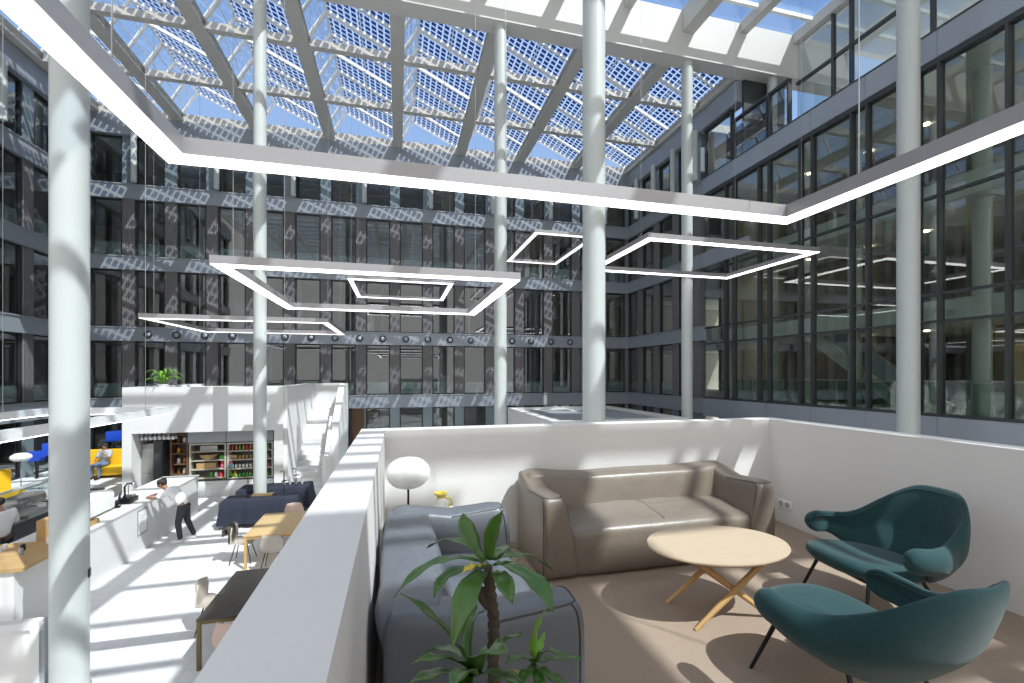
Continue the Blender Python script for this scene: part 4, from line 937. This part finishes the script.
# white service box in the hall behind the terrace
t = thing('glazed_hall_box', 'large low white room box with a grey roof panel behind the terrace wall', 'kiosk', (8.3, 19, FL)); L = t.location
obj('walls', B_((5.45, 11.05, 15.4, 22.4, FL, -1.85)), 'white', t, loc=L)
obj('parapet', B_((5.45, 5.75, 15.4, 22.4, -1.85, -1.72), (10.75, 11.05, 15.4, 22.4, -1.85, -1.72), (5.75, 10.75, 15.4, 15.7, -1.85, -1.72), (5.75, 10.75, 22.1, 22.4, -1.85, -1.72)), 'white', t, loc=L)
obj('roof_panel', B_((6.3, 8.3, 16.5, 21.5, -1.85, -1.80), (8.7, 10.5, 16.5, 21.5, -1.85, -1.80)), 'gray', t, loc=L)
# brown door by the stairs and warm rooms on the ground floor
st(obj('door_1', B_((PY(352, 26.8), PY(364, 26.8), 26.8, 26.95, FL, -1.95)), 'wood'))
# desks and shelves glimpsed on the ground floor
for k, px in enumerate([385, 415, 445, 478]):
    x = PY(px, 28.4); t = thing('library_desk', ['oak desk behind the ground floor windows, leftmost of four', 'oak desk behind the ground floor windows, second of four', 'oak desk behind the ground floor windows, third of four', 'oak desk behind the ground floor windows, rightmost of four'][k], 'desk', (x, 28.4, FL))
    obj('desk_top', B_((-.6, .6, -.35, .35, 1.0, 1.05)), 'lwood', t); obj('front_panel', B_((-.55, .55, -.3, -.27, .0, 1.0)), 'wood', t); obj('shelf_light', B_((-.6, .6, .6, .66, 1.9, 1.98)), 'lwood', t)
foliage('indoor_plant', 'green plant behind a ground floor window right of the desks', (PY(489, 28), 28, -2.6), (.15, .1, .35), 160, 9)
# ------------------------------------------------------------------ people
def skin_mesh(nodes, edges, root, sub=2):
    me = bpy.data.meshes.new('tmp'); names = list(nodes); idx = {n: i for i, n in enumerate(names)}
    me.from_pydata([nodes[n][0] for n in names], [(idx[a], idx[b3]) for a, b3 in edges], [])
    ob = bpy.data.objects.new('tmp', me); C.objects.link(ob); md = ob.modifiers.new('skin', 'SKIN'); md.use_smooth_shade = True
    for n in names:
        sv = me.skin_vertices[0].data[idx[n]]; r = nodes[n][1]; sv.radius = r if isinstance(r, tuple) else (r, r); sv.use_root = (n == root)
    s = ob.modifiers.new('sub', 'SUBSURF'); s.levels = s.render_levels = sub
    dg = bpy.context.evaluated_depsgraph_get(); dg.update(); m2 = bpy.data.meshes.new_from_object(ob.evaluated_get(dg))
    bpy.data.objects.remove(ob); bm = NB(); bm.from_mesh(m2); bpy.data.meshes.remove(m2); return bm
def person(label, loc, rz, J, shirt, trousers, group=None, shoes='whitep'):
    """J: joints in local frame, person faces -y"""
    t = thing('person', label, 'person', loc, rz)
    n = {k: (Vector(v), r) for k, (v, r) in J.items()}
    E = [('pelvis','belly'),('belly','chest'),('chest','neck'),('neck','head'),('head','crown'),('head','nose')]
    for s in 'LR': E += [('chest','sh'+s),('sh'+s,'el'+s),('el'+s,'wr'+s),('wr'+s,'hand'+s),('pelvis','hip'+s),('hip'+s,'kn'+s),('kn'+s,'an'+s),('an'+s,'toe'+s)]
    bm = skin_mesh(n, E, 'pelvis')
    for s in 'LR':                       # fingers
        h = n['hand'+s][0]; w = n['wr'+s][0]; d = (h-w).normalized(); sd = d.cross(Vector((0,0,1))).normalized(); sg = 1 if s == 'L' else -1
        for k in range(4):
            o_ = sd*(-.028+.019*k); ln = (.055, .068, .064, .05)[k]; p = h+o_+d*.015; tube(bm, [p, p+d*ln*.5+Vector((0,0,-.004)), p+d*ln+Vector((0,0,-.02))], [.009,.008,.006], 6)
        p = w.lerp(h, .5)+sd*sg*.02; tube(bm, [p, p+sd*sg*.03+d*.02, p+sd*sg*.035+d*.055], [.010,.009,.007], 6)
    for sg in (-1, 1):                   # ears
        hd = n['head'][0]; pillow(bm, hd+Vector((sg*.082, .01, 0)), (.02, .035, .06), .9, 8, 6)
    obj('body', bm, 'skin', t, smooth=2)
    hd, cr = n['head'][0], n['crown'][0]
    q = NB(); up = (cr-hd).normalized(); pillow(q, (0,0,0), (.185, .215, .17), .85, 24, 14)
    q.transform(Matrix.Translation(hd+up*.065+Vector((0,.025,0)))); obj('hair', q, 'hair', t, smooth=2)
    for sg in (-1, 1):
        q = NB(); pillow(q, n['nose'][0]+Vector((sg*.03, .012, .02)), (.02, .012, .012), .9, 8, 6); obj('eye', q, 'black', t)
    n['collar'] = (n['chest'][0].lerp(n['neck'][0], .62), .085); n['waist'] = (n['pelvis'][0]-Vector((0, 0, .05)), (.118, .098))
    n['seatc'] = (n['pelvis'][0]+Vector((0, 0, .035)), (.118, .098))
    for s_ in 'LR': n['thigh'+s_] = (n['hip'+s_][0].lerp(n['kn'+s_][0], .08), .088)
    def grow(names, edges, root, e, m, nm):
        nn = {k: (n[k][0], tuple(x+e for x in (n[k][1] if isinstance(n[k][1], tuple) else (n[k][1],)*2))) for k in names}
        obj(nm, skin_mesh(nn, edges, root), m, t, smooth=2)
    grow(['waist','belly','chest','collar','shL','shR','elL','elR'], [('waist','belly'),('belly','chest'),('chest','collar'),('chest','shL'),('chest','shR'),('shL','elL'),('shR','elR')], 'chest', .034, shirt, 'shirt')
    grow(['seatc','thighL','thighR','knL','knR','anL','anR'], [('seatc','thighL'),('seatc','thighR'),('thighL','knL'),('thighR','knR'),('knL','anL'),('knR','anR')], 'seatc', .018, trousers, 'trousers')
    for s in 'LR':
        q = NB(); a, b3 = n['an'+s][0], n['toe'+s][0]; c = a.lerp(b3, .5); pillow(q, (0,0,0), (.10, .28, .09), .6, 20, 12)
        ang = math.atan2(b3.y-a.y, b3.x-a.x)+math.pi/2; q.transform(Matrix.Translation((c.x, c.y, min(a.z, b3.z)+.01)) @ Matrix.Rotation(ang, 4, 'Z')); obj('shoe', q, shoes, t, smooth=2)
    return t
def joints(**o):
    J = dict(pelvis=((0,0,.95),(.115,.09)), belly=((0,0,1.10),(.13,.10)), chest=((0,0,1.33),(.15,.11)), neck=((0,-.01,1.50),.052), head=((0,-.02,1.62),(.078,.09)), crown=((0,-.01,1.70),(.065,.075)), nose=((0,-.115,1.61),.014),
        shL=((.19,0,1.41),.06), elL=((.24,.02,1.13),.042), wrL=((.24,-.10,.90),.028), handL=((.24,-.13,.83),(.034,.02)), shR=((-.19,0,1.41),.06), elR=((-.24,.02,1.13),.042), wrR=((-.24,-.10,.90),.028), handR=((-.24,-.13,.83),(.034,.02)),
        hipL=((.10,0,.90),.068), knL=((.11,-.02,.50),.058), anL=((.11,.02,.09),.040), toeL=((.12,-.16,.04),.03), hipR=((-.10,0,.90),.068), knR=((-.11,-.02,.50),.058), anR=((-.11,.02,.09),.040), toeR=((-.12,-.16,.04),.03))
    for k, v in o.items(): J[k] = (v, J[k][1])
    return J
# man leaning on the counter, faces -x => rotate so that -y -> -x : rz = -90
person('man in white shirt and dark trousers leaning on the counter', (-5.42, 13.3, FL), R(-90), joints(pelvis=(0,.10,.95), belly=(0,.02,1.09), chest=(0,-.20,1.27), neck=(0,-.33,1.40), head=(0,-.42,1.48), crown=(0,-.44,1.57), nose=(0,-.515,1.44),
    shL=(.19,-.20,1.33), elL=(.27,-.42,1.21), wrL=(.16,-.63,1.21), handL=(.09,-.68,1.205), shR=(-.19,-.20,1.33), elR=(-.27,-.42,1.21), wrR=(-.12,-.65,1.21), handR=(-.05,-.70,1.205), hipL=(.10,.08,.92), hipR=(-.10,.08,.92), knL=(.13,.0,.50), knR=(-.14,.10,.50), anL=(.14,.06,.09), toeL=(.15,-.12,.04), anR=(-.16,.26,.09), toeR=(-.17,.08,.04)), 'shirt', 'trous')
person('barista in white t-shirt working behind the coffee counter', (-7.95, 11.6, FL), R(-115), joints(neck=(0,-.05,1.50), head=(0,-.10,1.60), crown=(0,-.10,1.69), nose=(0,-.19,1.56), elL=(.27,-.05,1.14), wrL=(.15,-.30,1.14), handL=(.10,-.36,1.15), elR=(-.27,-.05,1.14), wrR=(-.15,-.30,1.12), handR=(-.10,-.36,1.13)), 'shirt', 'trous', shoes='black')
person('man in grey shirt and jeans sitting on the yellow bench', (-11.9, 22.35, FL), R(-10), joints(pelvis=(0,.10,.58), belly=(0,.12,.74), chest=(0,.12,.97), neck=(0,.10,1.14), head=(0,.07,1.26), crown=(0,.08,1.34), nose=(0,-.025,1.25), shL=(.19,.12,1.05), elL=(.25,-.05,.82), wrL=(.08,-.12,1.02), handL=(.05,-.09,1.11), shR=(-.19,.12,1.05), elR=(-.26,.0,.80), wrR=(-.16,-.22,.72), handR=(-.12,-.28,.72),
    hipL=(.10,.05,.56), knL=(.14,-.40,.55), anL=(.14,-.40,.09), toeL=(.15,-.58,.04), hipR=(-.10,.05,.56), knR=(-.14,-.40,.55), anR=(-.14,-.40,.09), toeR=(-.15,-.58,.04)), 'gshirt', 'jeans', shoes='black')
